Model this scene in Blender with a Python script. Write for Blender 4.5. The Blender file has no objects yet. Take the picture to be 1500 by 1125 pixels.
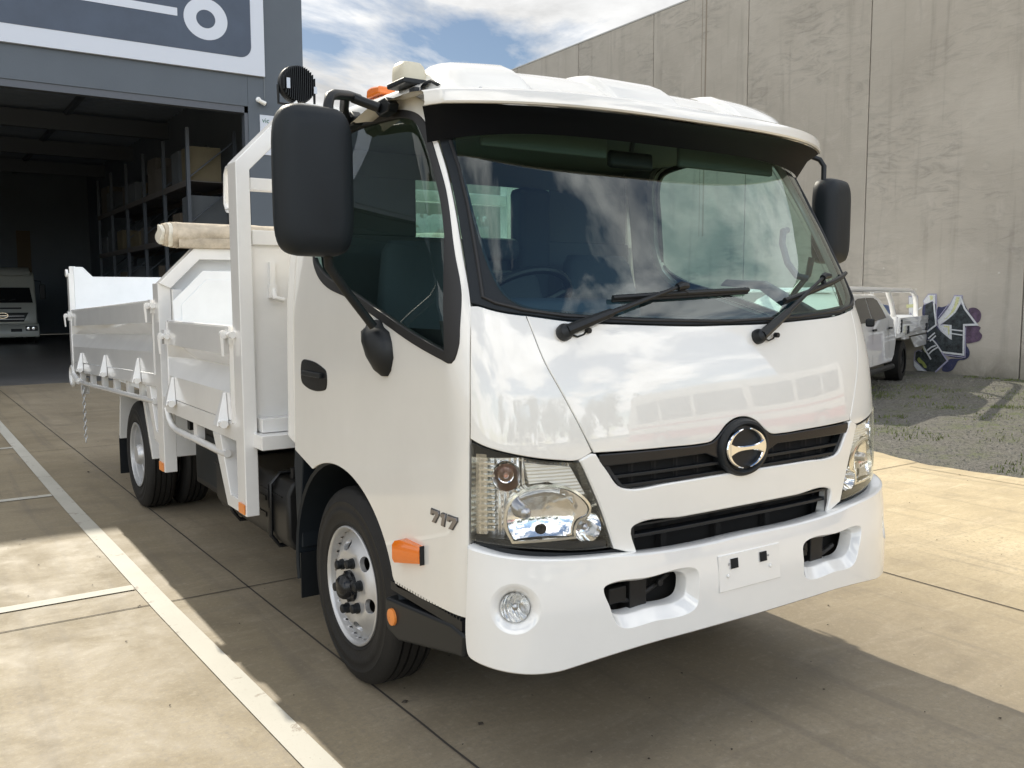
# Tipper truck in a yard. Coordinates: X across the truck, Y towards its rear, Z up, metres.
import bpy, bmesh, math, random
from mathutils import Vector, Matrix
from mathutils.geometry import delaunay_2d_cdt
random.seed(7)
sc = bpy.context.scene
COL = sc.collection
PI = math.pi

# ------------------------------------------------------------------ helpers
def tag(o, label=None, cat=None, group=None, kind=None):
    if label: o['label'] = label
    if cat: o['category'] = cat
    if group: o['group'] = group
    if kind: o['kind'] = kind
    return o

def thing(name, label, cat, loc=(0, 0, 0), rotz=0.0, group=None):
    o = bpy.data.objects.new(name, None)
    COL.objects.link(o)
    o.location = loc
    o.rotation_euler = (0, 0, rotz)
    return tag(o, label, cat, group)

class MB:
    def __init__(s):
        s.v = []; s.f = []; s.n = {}; s.flat = set(); s.mi = {}
    def add(s, vs, fs, m=0):
        b = len(s.v)
        s.v += [tuple(v) for v in vs]
        for f in fs:
            if m: s.mi[len(s.f)] = m
            s.f.append(tuple(b + i for i in f))
        return s
    def box(s, x0, x1, y0, y1, z0, z1, m=0):
        vs = [(x, y, z) for z in (z0, z1) for y in (y0, y1) for x in (x0, x1)]
        return s.add(vs, [(0, 2, 3, 1), (4, 5, 7, 6), (0, 1, 5, 4), (2, 6, 7, 3), (0, 4, 6, 2), (1, 3, 7, 5)], m)
    def prism(s, poly, axis, a, b, m=0):
        """poly: 2-D outline in the two other axes (order y,z / x,z / x,y)"""
        def p(u, v, w):
            return {'x': (w, u, v), 'y': (u, w, v), 'z': (u, v, w)}[axis]
        n = len(poly)
        vs = [p(u, v, a) for u, v in poly] + [p(u, v, b) for u, v in poly]
        fs = [tuple(range(n))[::-1], tuple(range(n, 2 * n))] + [(i, (i + 1) % n, n + (i + 1) % n, n + i) for i in range(n)]
        return s.add(vs, fs, m)
    def tube(s, path, r, seg=10, caps=True, m=0, closed=False):
        path = [Vector(p) for p in path]
        n = len(path)
        rr = r if isinstance(r, (list, tuple)) else [r] * n
        vs = []; up = None
        for i, p in enumerate(path):
            a = path[(i - 1) % n] if (i or closed) else p
            b = path[(i + 1) % n] if (i < n - 1 or closed) else p
            t = (b - a).normalized()
            if up is None:
                up = Vector((0, 0, 1)) if abs(t.z) < .9 else Vector((1, 0, 0))
            u = (up - t * up.dot(t)).normalized(); up = u
            w = t.cross(u)
            for k in range(seg):
                an = 2 * PI * k / seg
                vs.append(p + (u * math.cos(an) + w * math.sin(an)) * rr[i])
        fs = []
        for i in range(n if closed else n - 1):
            j = (i + 1) % n
            for k in range(seg):
                k2 = (k + 1) % seg
                fs.append((i * seg + k, i * seg + k2, j * seg + k2, j * seg + k))
        if caps and not closed:
            fs.append(tuple(range(seg))[::-1]); fs.append(tuple((n - 1) * seg + k for k in range(seg)))
        return s.add(vs, fs, m)
    def lathe(s, prof, c, axis='x', seg=48, m=0, a0=0.0, a1=2 * PI):
        """prof: list of (along, radius)"""
        full = abs(a1 - a0 - 2 * PI) < 1e-6
        vs = []; n = len(prof)
        cnt = seg if full else seg + 1
        for k in range(cnt):
            an = a0 + (a1 - a0) * k / seg
            ca, sa = math.cos(an), math.sin(an)
            for (h, r) in prof:
                if axis == 'x': vs.append((c[0] + h, c[1] + r * ca, c[2] + r * sa))
                elif axis == 'y': vs.append((c[0] + r * ca, c[1] + h, c[2] + r * sa))
                else: vs.append((c[0] + r * ca, c[1] + r * sa, c[2] + h))
        fs = []
        for k in range(seg):
            k2 = (k + 1) % cnt
            for i in range(n - 1):
                fs.append((k * n + i, k * n + i + 1, k2 * n + i + 1, k2 * n + i))
        return s.add(vs, fs, m)
    def grid(s, pts, m=0, flip=False):
        n, k = len(pts), len(pts[0])
        vs = [p for row in pts for p in row]
        fs = []
        for i in range(n - 1):
            for j in range(k - 1):
                q = (i * k + j, (i + 1) * k + j, (i + 1) * k + j + 1, i * k + j + 1)
                fs.append(q[::-1] if flip else q)
        return s.add(vs, fs, m)
    def xf(s, M, start=0):
        s.v = s.v[:start] + [tuple(M @ Vector(v)) for v in s.v[start:]]
        return s
    def build(s, name, mats, parent=None, bevel=0.0, smooth=35, seg=2, label=None, recalc=True):
        me = bpy.data.meshes.new(name)
        me.from_pydata(s.v, [], s.f)
        if not isinstance(mats, (list, tuple)): mats = [mats]
        for m in mats: me.materials.append(m)
        for i, mi in s.mi.items(): me.polygons[i].material_index = mi
        if recalc:
            bm = bmesh.new(); bm.from_mesh(me)
            bmesh.ops.remove_doubles(bm, verts=bm.verts, dist=1e-5)
            bmesh.ops.recalc_face_normals(bm, faces=bm.faces)
            bm.to_mesh(me); bm.free()
        o = bpy.data.objects.new(name, me)
        COL.objects.link(o)
        if smooth:
            me.shade_smooth()
            me.set_sharp_from_angle(angle=math.radians(smooth))
        if bevel:
            b = o.modifiers.new('bevel', 'BEVEL')
            b.width = bevel; b.segments = seg; b.limit_method = 'ANGLE'; b.angle_limit = math.radians(40)
            b.harden_normals = True
        if parent is not None:
            o.parent = parent
        if label: o['label'] = label
        return o

def copy_tree(o, parent=None):
    c = o.copy(); COL.objects.link(c)
    if parent is not None: c.parent = parent
    for ch in list(o.children): copy_tree(ch, c)
    return c

def interp(tab, z):
    if z <= tab[0][0]:
        return tab[0][1] + (z - tab[0][0]) * (tab[1][1] - tab[0][1]) / (tab[1][0] - tab[0][0])
    if z >= tab[-1][0]:
        return tab[-1][1] + (z - tab[-1][0]) * (tab[-1][1] - tab[-2][1]) / (tab[-1][0] - tab[-2][0])
    zs = [a for a, b in tab]; vs = [b for a, b in tab]; i = 0
    while zs[i + 1] < z: i += 1
    d = [(vs[k + 1] - vs[k]) / (zs[k + 1] - zs[k]) for k in range(len(zs) - 1)]
    def m(k):
        if k == 0: return d[0]
        if k == len(d): return d[-1]
        if d[k - 1] * d[k] <= 0: return 0.0
        w1 = 2 * (zs[k + 1] - zs[k]) + (zs[k] - zs[k - 1]); w2 = (zs[k + 1] - zs[k]) + 2 * (zs[k] - zs[k - 1])
        return (w1 + w2) / (w1 / d[k - 1] + w2 / d[k])
    h = zs[i + 1] - zs[i]; t = (z - zs[i]) / h
    return (vs[i] * (2 * t**3 - 3 * t * t + 1) + m(i) * h * (t**3 - 2 * t * t + t)
            + vs[i + 1] * (-2 * t**3 + 3 * t * t) + m(i + 1) * h * (t**3 - t * t))

class Surf:
    """body surface: plan section is a super-ellipse nose running into straight sides"""
    def __init__(s, W, Y, D, n):
        s.W, s.Y, s.D, s.n = W, Y, D, n
        N = 1500; L = [0.0]; X = []; Yn = []
        for i in range(N + 1):
            a = PI / 2 * i / N
            X.append(abs(math.sin(a)) ** (2 / n)); Yn.append(abs(math.cos(a)) ** (2 / n))
            if i: L.append(L[-1] + math.hypot((X[i] - X[i - 1]) * .97, (Yn[i] - Yn[i - 1]) * .30))
        s.L, s.X, s.Yn = L, X, Yn
        s.end = L[-1]
        s.cache = {}
    def sect(s, z):
        k = round(z, 4)
        if k not in s.cache:
            s.cache[k] = (interp(s.W, z), interp(s.Y, z), interp(s.D, z))
        return s.cache[k]
    def base(s, q, z):
        W, Y, D = s.sect(z)
        sg = -1 if q < 0 else 1; q = abs(q)
        if q >= s.end: xn, yn, ex = 1.0, 0.0, q - s.end
        else:
            lo, hi = 0, len(s.L) - 1
            while hi - lo > 1:
                m = (lo + hi) // 2
                if s.L[m] <= q: lo = m
                else: hi = m
            t = (q - s.L[lo]) / (s.L[hi] - s.L[lo] + 1e-12)
            xn = s.X[lo] + t * (s.X[hi] - s.X[lo]); yn = s.Yn[lo] + t * (s.Yn[hi] - s.Yn[lo]); ex = 0
        return Vector((sg * xn * W, Y + D - yn * D + ex, z))
    def nrm(s, q, z):
        h = .008
        a = s.base(q + h, z) - s.base(q - h, z); b = s.base(q, z + h) - s.base(q, z - h)
        n = a.cross(b)
        return n.normalized()
    def p(s, q, z, off=0.0):
        b = s.base(q, z)
        return b + s.nrm(q, z) * off if off else b
    def s_of_y(s, y, z, sg=-1):
        W, Y, D = s.sect(z)
        return sg * (s.end + y - Y - D)

CAB = Surf([(.4, .985), (.8, .985), (1.1, .98), (1.4, .978), (1.6, .962), (1.9, .925), (2.15, .885)],
           [(.4, -.27), (.7, -.275), (1.0, -.27), (1.2, -.25), (1.38, -.205), (1.5, -.155), (1.7, -.055), (1.9, .05), (2.1, .16)],
           [(.4, .30), (2.2, .30)], 3.0)
BUM = Surf([(.2, .985), (.45, 1.0), (.9, 1.0)], [(.25, -.30), (.4, -.335), (.55, -.335), (.75, -.31)], [(.2, .3), (1, .3)], 3.0)

def spline(pts, step=.02):
    """closed loop; a point flagged 1 is a corner, the others are passed smoothly"""
    n = len(pts); out = []
    fl = [len(p) > 2 and p[2] for p in pts]
    for i in range(n):
        p1 = pts[i]; p2 = pts[(i + 1) % n]
        p0 = p1 if fl[i] else pts[i - 1]
        p3 = p2 if fl[(i + 1) % n] else pts[(i + 2) % n]
        d = math.hypot(p2[0] - p1[0], p2[1] - p1[1])
        k = max(1, int(math.ceil(d / step)))
        if fl[i] and fl[(i + 1) % n]:
            for j in range(k):
                t = j / k
                out.append((p1[0] + (p2[0] - p1[0]) * t, p1[1] + (p2[1] - p1[1]) * t))
            continue
        d01 = math.hypot(p1[0] - p0[0], p1[1] - p0[1]) or d; d23 = math.hypot(p3[0] - p2[0], p3[1] - p2[1]) or d
        k = max(k, 3)
        for j in range(k):
            t = j / k
            o = []
            for a in (0, 1):
                if p0 is p1: m1 = p2[a] - p1[a]
                else: m1 = ((p2[a] - p1[a]) / d + (p1[a] - p0[a]) / d01) * .5 * d
                if p3 is p2: m2 = p2[a] - p1[a]
                else: m2 = ((p3[a] - p2[a]) / d23 + (p2[a] - p1[a]) / d) * .5 * d
                o.append(p1[a] * (2 * t**3 - 3 * t * t + 1) + m1 * (t**3 - 2 * t * t + t) + p2[a] * (-2 * t**3 + 3 * t * t) + m2 * (t**3 - t * t))
            out.append(tuple(o))
    cl = [out[0]]
    for p in out[1:]:
        if math.hypot(p[0] - cl[-1][0], p[1] - cl[-1][1]) > 1e-4: cl.append(p)
    return cl

def area(lp):
    return .5 * sum(lp[i][0] * lp[(i + 1) % len(lp)][1] - lp[(i + 1) % len(lp)][0] * lp[i][1] for i in range(len(lp)))
def ccw(lp): return lp if area(lp) > 0 else lp[::-1]
def inset(lp, d):
    """lp ccw; positive d moves inwards"""
    n = len(lp); out = []
    for i in range(n):
        a = lp[i - 1]; b = lp[i]; c = lp[(i + 1) % n]
        e1 = Vector((b[0] - a[0], b[1] - a[1])).normalized(); e2 = Vector((c[0] - b[0], c[1] - b[1])).normalized()
        n1 = Vector((-e1.y, e1.x)); n2 = Vector((-e2.y, e2.x)); m = n1 + n2
        if m.length < 1e-6: m = n1
        m.normalize(); k = max(.4, m.dot(n1))
        out.append((b[0] + m.x * d / k, b[1] + m.y * d / k))
    return out
def inside(p, lp):
    x, y = p; r = False; n = len(lp); j = n - 1
    for i in range(n):
        xi, yi = lp[i]; xj, yj = lp[j]
        if (yi > y) != (yj > y) and x < (xj - xi) * (y - yi) / (yj - yi) + xi: r = not r
        j = i
    return r
def distloop(p, lp):
    best = 9
    for q in lp:
        d = (p[0] - q[0]) ** 2 + (p[1] - q[1]) ** 2
        if d < best: best = d
    return math.sqrt(best)

def cdt(loops, step):
    outer = loops[0]; holes = loops[1:]
    pts = []; edges = []
    for lp in loops:
        b = len(pts); pts += lp
        edges += [(b + i, b + (i + 1) % len(lp)) for i in range(len(lp))]
    x0 = min(p[0] for p in outer); x1 = max(p[0] for p in outer); y0 = min(p[1] for p in outer); y1 = max(p[1] for p in outer)
    nx = max(1, int((x1 - x0) / step)); ny = max(1, int((y1 - y0) / step))
    for i in range(1, nx):
        for j in range(1, ny):
            p = (x0 + (x1 - x0) * (i + .5 * (j % 2)) / nx, y0 + (y1 - y0) * j / ny)
            if inside(p, outer) and not any(inside(p, h) for h in holes) and all(distloop(p, l) > step * .5 for l in loops):
                pts.append(p)
    r = delaunay_2d_cdt([Vector(p) for p in pts], edges, [], 0, 1e-6)
    vs = [tuple(v) for v in r[0]]; fs = []
    for f in r[2]:
        c = (sum(vs[i][0] for i in f) / len(f), sum(vs[i][1] for i in f) / len(f))
        if inside(c, outer) and not any(inside(c, h) for h in holes): fs.append(f)
    return vs, fs

def patch(name, loops, mat, parent, S=CAB, off=0.0, thick=.014, step=.035, gap=.004, holegap=None, rim=True, mirror=False,
          smoothloops=True, rnd=.003, label=None, fn=None, extra=None, bstep=.018):
    """a body panel cut out of surface S; loops in (arc length, height)"""
    L = []
    for i, lp in enumerate(loops):
        l = ccw(spline(lp, bstep) if smoothloops else lp)
        g = gap if i == 0 else -(holegap if holegap is not None else gap)
        if g: l = inset(l, g)
        L.append(l)
    if mirror: L = [ccw([(-a, b) for a, b in l]) for l in L]
    vs, fs = cdt(L, step)
    P = fn or (lambda a, b, o: S.p(a, b, o))
    def NR(a, b):
        if fn is None: return S.nrm(a, b)
        h = .002; p_, q_, r_ = P(a, b, 0), P(a + h, b, 0), P(a, b + h, 0)
        n_ = (q_ - p_).cross(r_ - p_)
        if n_.dot(P(a, b, .01) - P(a, b, 0)) < 0: n_ = -n_
        return n_.normalized()
    V = [P(a, b, off) for a, b in vs]
    NV = [NR(a, b) for a, b in vs]
    mb = MB(); mb.v = [tuple(v) for v in V]
    F = []; LN = []
    for f in fs:
        a, b, c = (V[f[0]], V[f[1]], V[f[2]])
        if (b - a).cross(c - a).dot(NV[f[0]]) < 0: f = tuple(reversed(f))
        F.append(tuple(f)); LN.append([NV[k] for k in f])
    if rim:
        for i, l in enumerate(L):
            sgn = -1 if i == 0 else 1
            lo = inset(l, sgn * rnd)
            n = len(l); k = len(mb.v)
            A = [P(a, b, off) for a, b in l]
            Bv = [P(a, b, off - rnd) for a, b in lo]
            Cv = [P(a, b, off - thick) for a, b in lo]
            NA = [NR(a, b) for a, b in l]
            mb.v += [tuple(v) for v in A + Bv + Cv]
            OUT = []
            for j in range(n):
                o_ = (Bv[j] - A[j]) + NA[j] * rnd
                OUT.append(o_.normalized() if o_.length > 1e-9 else NA[j])
            NB = [(NA[j] + OUT[j] * 1.6).normalized() for j in range(n)]
            for j in range(n):
                j2 = (j + 1) % n
                for r in (0, 1):
                    q = [k + r * n + j, k + (r + 1) * n + j, k + (r + 1) * n + j2, k + r * n + j2]
                    ns = [NA[j], NB[j], NB[j2], NA[j2]] if r == 0 else [OUT[j], OUT[j], OUT[j2], OUT[j2]]
                    fn_ = (Vector(mb.v[q[1]]) - Vector(mb.v[q[0]])).cross(Vector(mb.v[q[3]]) - Vector(mb.v[q[0]]))
                    if fn_.dot(ns[1]) < 0: q = q[::-1]; ns = ns[::-1]
                    F.append(tuple(q)); LN.append(ns)
    mb.f = F
    if extra: extra(mb, L, P)
    me = bpy.data.meshes.new(name); me.from_pydata(mb.v, [], mb.f); me.materials.append(mat); me.shade_smooth()
    nl = []
    for p_ in me.polygons:
        ns = LN[p_.index] if p_.index < len(LN) else None
        for q in range(p_.loop_total): nl.append(tuple(ns[q]) if ns else (0.0, 0.0, 0.0))
    me.normals_split_custom_set(nl)
    o = bpy.data.objects.new(name, me); COL.objects.link(o)
    if parent is not None: o.parent = parent
    if label: o['label'] = label
    return o

def half_to_full(half):
    """open polyline on the left (s<0) ending at the centre -> symmetric closed loop"""
    r = [(-p[0],) + tuple(p[1:]) for p in half[::-1]]
    return half + r

# ------------------------------------------------------------------ materials
def mat(name, col, rough=.5, metal=0.0, coat=0.0, spec=.5, bump=0.0, bscale=60, var=0.0, vscale=3, emis=None, trans=0.0, aniso=0, coatr=.03):
    m = bpy.data.materials.new(name); m.use_nodes = True
    nt = m.node_tree; b = nt.nodes['Principled BSDF']
    b.inputs['Base Color'].default_value = (*col, 1); b.inputs['Roughness'].default_value = rough
    b.inputs['Metallic'].default_value = metal; b.inputs['Coat Weight'].default_value = coat
    b.inputs['Coat Roughness'].default_value = coatr
    b.inputs['Specular IOR Level'].default_value = spec
    b.inputs['Transmission Weight'].default_value = trans
    if emis: b.inputs['Emission Color'].default_value = (*emis[:3], 1); b.inputs['Emission Strength'].default_value = emis[3]
    tc = nt.nodes.new('ShaderNodeTexCoord')
    if bump:
        n = nt.nodes.new('ShaderNodeTexNoise'); n.inputs['Scale'].default_value = bscale; n.inputs['Detail'].default_value = 4
        nt.links.new(tc.outputs['Object'], n.inputs['Vector'])
        bp = nt.nodes.new('ShaderNodeBump'); bp.inputs['Strength'].default_value = bump; bp.inputs['Distance'].default_value = .01
        nt.links.new(n.outputs['Fac'], bp.inputs['Height']); nt.links.new(bp.outputs['Normal'], b.inputs['Normal'])
    if var:
        n = nt.nodes.new('ShaderNodeTexNoise'); n.inputs['Scale'].default_value = vscale; n.inputs['Detail'].default_value = 6
        n.inputs['Roughness'].default_value = .65
        nt.links.new(tc.outputs['Object'], n.inputs['Vector'])
        r = nt.nodes.new('ShaderNodeMapRange'); r.inputs['From Min'].default_value = .3; r.inputs['From Max'].default_value = .7
        r.inputs['To Min'].default_value = 1 - var; r.inputs['To Max'].default_value = 1 + var * .6
        nt.links.new(n.outputs['Fac'], r.inputs['Value'])
        mx = nt.nodes.new('ShaderNodeVectorMath'); mx.operation = 'SCALE'; mx.inputs[0].default_value = col
        nt.links.new(r.outputs[0], mx.inputs['Scale']); nt.links.new(mx.outputs[0], b.inputs['Base Color'])
    return m

class NT:
    def __init__(s, m): s.nt = m.node_tree; s.b = s.nt.nodes.get('Principled BSDF')
    def n(s, t, **k):
        x = s.nt.nodes.new('ShaderNode' + t)
        for a, b in k.items():
            if a in ('operation', 'blend_type', 'data_type', 'noise_dimensions', 'feature', 'distance', 'wave_type', 'bands_direction', 'interpolation_type', 'wave_profile', 'clamp', 'musgrave_type'):
                setattr(x, a, b)
            else: x.inputs[a.replace('_', ' ')].default_value = b
        return x
    def l(s, a, b): s.nt.links.new(a, b)
    def noise(s, vec, scale, detail=5, rough=.6, dist=0.0):
        x = s.n('TexNoise'); x.inputs['Scale'].default_value = scale; x.inputs['Detail'].default_value = detail
        x.inputs['Roughness'].default_value = rough; x.inputs['Distortion'].default_value = dist
        s.l(vec, x.inputs['Vector']); return x.outputs['Fac']
    def ramp(s, fac, lo, hi, a=0.0, b=1.0):
        x = s.n('MapRange'); x.inputs['From Min'].default_value = lo; x.inputs['From Max'].default_value = hi
        x.inputs['To Min'].default_value = a; x.inputs['To Max'].default_value = b; s.l(fac, x.inputs['Value']); return x.outputs[0]
    def math(s, op, a, b=None):
        x = s.n('Math', operation=op)
        for i, q in enumerate((a, b)):
            if q is None: continue
            if hasattr(q, 'links'): s.l(q, x.inputs[i])
            else: x.inputs[i].default_value = q
        return x.outputs[0]
    def mix(s, fac, a, b, mode='MIX'):
        x = s.n('Mix', data_type='RGBA', blend_type=mode)
        for i, q in ((0, fac), (6, a), (7, b)):
            if hasattr(q, 'links'): s.l(q, x.inputs[i])
            elif i == 0: x.inputs[0].default_value = q
            else: x.inputs[i].default_value = (*q, 1)
        return x.outputs[2]
    def bump(s, h, strength=.3, dist=.01, nrm=None):
        x = s.n('Bump'); x.inputs['Strength'].default_value = strength; x.inputs['Distance'].default_value = dist
        s.l(h, x.inputs['Height'])
        if nrm: s.l(nrm, x.inputs['Normal'])
        return x.outputs['Normal']
    def co(s, scale=(1, 1, 1), kind='Object', rot=(0, 0, 0)):
        t = s.n('TexCoord'); m = s.n('Mapping'); m.inputs['Scale'].default_value = scale; m.inputs['Rotation'].default_value = rot
        s.l(t.outputs[kind], m.inputs['Vector']); return m.outputs['Vector']

def blank(name):
    m = bpy.data.materials.new(name); m.use_nodes = True; return m

# paint
def paint(name, col, rough=.2, peel=.0035):
    m = mat(name, col, rough=rough, coat=1.0, spec=.5, coatr=.01); m.node_tree.nodes['Principled BSDF'].inputs['Coat IOR'].default_value = 1.75
    N = NT(m); v = N.co()
    h = N.noise(v, 9, 2, .5); N.l(N.bump(h, peel, .05), N.b.inputs['Coat Normal'])
    d = N.noise(v, 2.2, 6, .65)
    N.l(N.mix(N.ramp(d, .35, .75), col, tuple(c * .94 for c in col)), N.b.inputs['Base Color'])
    return m
WHITE = paint('cab_white_paint', (.86, .845, .80))
WHITE2 = paint('bumper_white_paint', (.87, .865, .84))
TRAY = mat('tray_white_enamel', (.82, .815, .80), rough=.24, coat=.8, coatr=.08, bump=.03, bscale=14, var=.05, vscale=4)
TRAYIN = mat('tray_inner_enamel', (.84, .86, .87), rough=.5, var=.06, vscale=3)
BLK = mat('black_plastic', (.010, .012, .014), rough=.42, spec=.35, bump=.05, bscale=500)
BLKTEX = mat('textured_black_plastic', (.009, .013, .017), rough=.5, spec=.3, bump=.12, bscale=700)
BLKGL = mat('gloss_black_trim', (.010, .011, .013), rough=.24, spec=.4)
SEAL = mat('black_rubber_seal', (.012, .012, .013), rough=.5)
CHAS = mat('chassis_black', (.012, .012, .012), rough=.45, spec=.35, var=.3, vscale=8)
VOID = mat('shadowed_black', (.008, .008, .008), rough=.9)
RUB = mat('tyre_rubber', (.015, .0145, .014), rough=.6, spec=.32, bump=.15, bscale=120, var=.25, vscale=9)
SILV = mat('silver_wheel_paint', (.58, .58, .58), rough=.36, metal=.55, var=.08, vscale=12)
CHROME = mat('chrome', (.86, .87, .88), rough=.06, metal=1)
SATIN = mat('satin_metal', (.45, .45, .46), rough=.3, metal=1)
ORANGE = mat('amber_lens', (.85, .20, .015), rough=.12, coat=.6, spec=.6)
REFL = mat('orange_reflector', (.80, .27, .06), rough=.35)
FABRIC = mat('seat_fabric', (.055, .065, .078), rough=.9, bump=.3, bscale=300)
DASH = mat('dash_plastic', (.025, .04, .065), rough=.7)
LINING = mat('cab_lining', (.10, .11, .12), rough=.85)
ROOFLIN = mat('roof_lining', (.10, .115, .10), rough=.9)
CREAM = mat('cream_plastic', (.62, .58, .45), rough=.45, var=.1)
STEEL = mat('galvanised_steel', (.55, .56, .57), rough=.4, metal=.8, var=.15)

def glassmat(name, tint, rough=0.0, f0=1.55, refl=1.0):
    m = blank(name); N = NT(m); nt = m.node_tree
    nt.nodes.remove(N.b)
    out = nt.nodes['Material Output']
    tr = N.n('BsdfTransparent'); tr.inputs['Color'].default_value = (*tint, 1)
    gl = N.n('BsdfGlossy'); gl.inputs['Roughness'].default_value = rough; gl.inputs['Color'].default_value = (.95, 1, 1, 1)
    fr = N.n('Fresnel'); ge = N.n('NewGeometry')
    N.l(N.ramp(ge.outputs['Backfacing'], 0, 1, f0, 1 / f0), fr.inputs['IOR'])
    f = N.math('MULTIPLY', fr.outputs[0], refl)
    f2 = N.math('MINIMUM', f, 1.0)
    mx = N.n('MixShader'); N.l(f2, mx.inputs[0]); N.l(tr.outputs[0], mx.inputs[1]); N.l(gl.outputs[0], mx.inputs[2])
    N.l(mx.outputs[0], out.inputs['Surface'])
    return m
GLASS_WS = glassmat('windscreen_glass', (.70, .88, .84), f0=1.55, refl=1.35)
GLASS_SD = glassmat('side_window_glass', (.70, .85, .80), f0=1.5, refl=1.2)
GLASS_HL = glassmat('headlight_lens', (.95, .95, .95), f0=1.5, refl=1.2)
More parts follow.
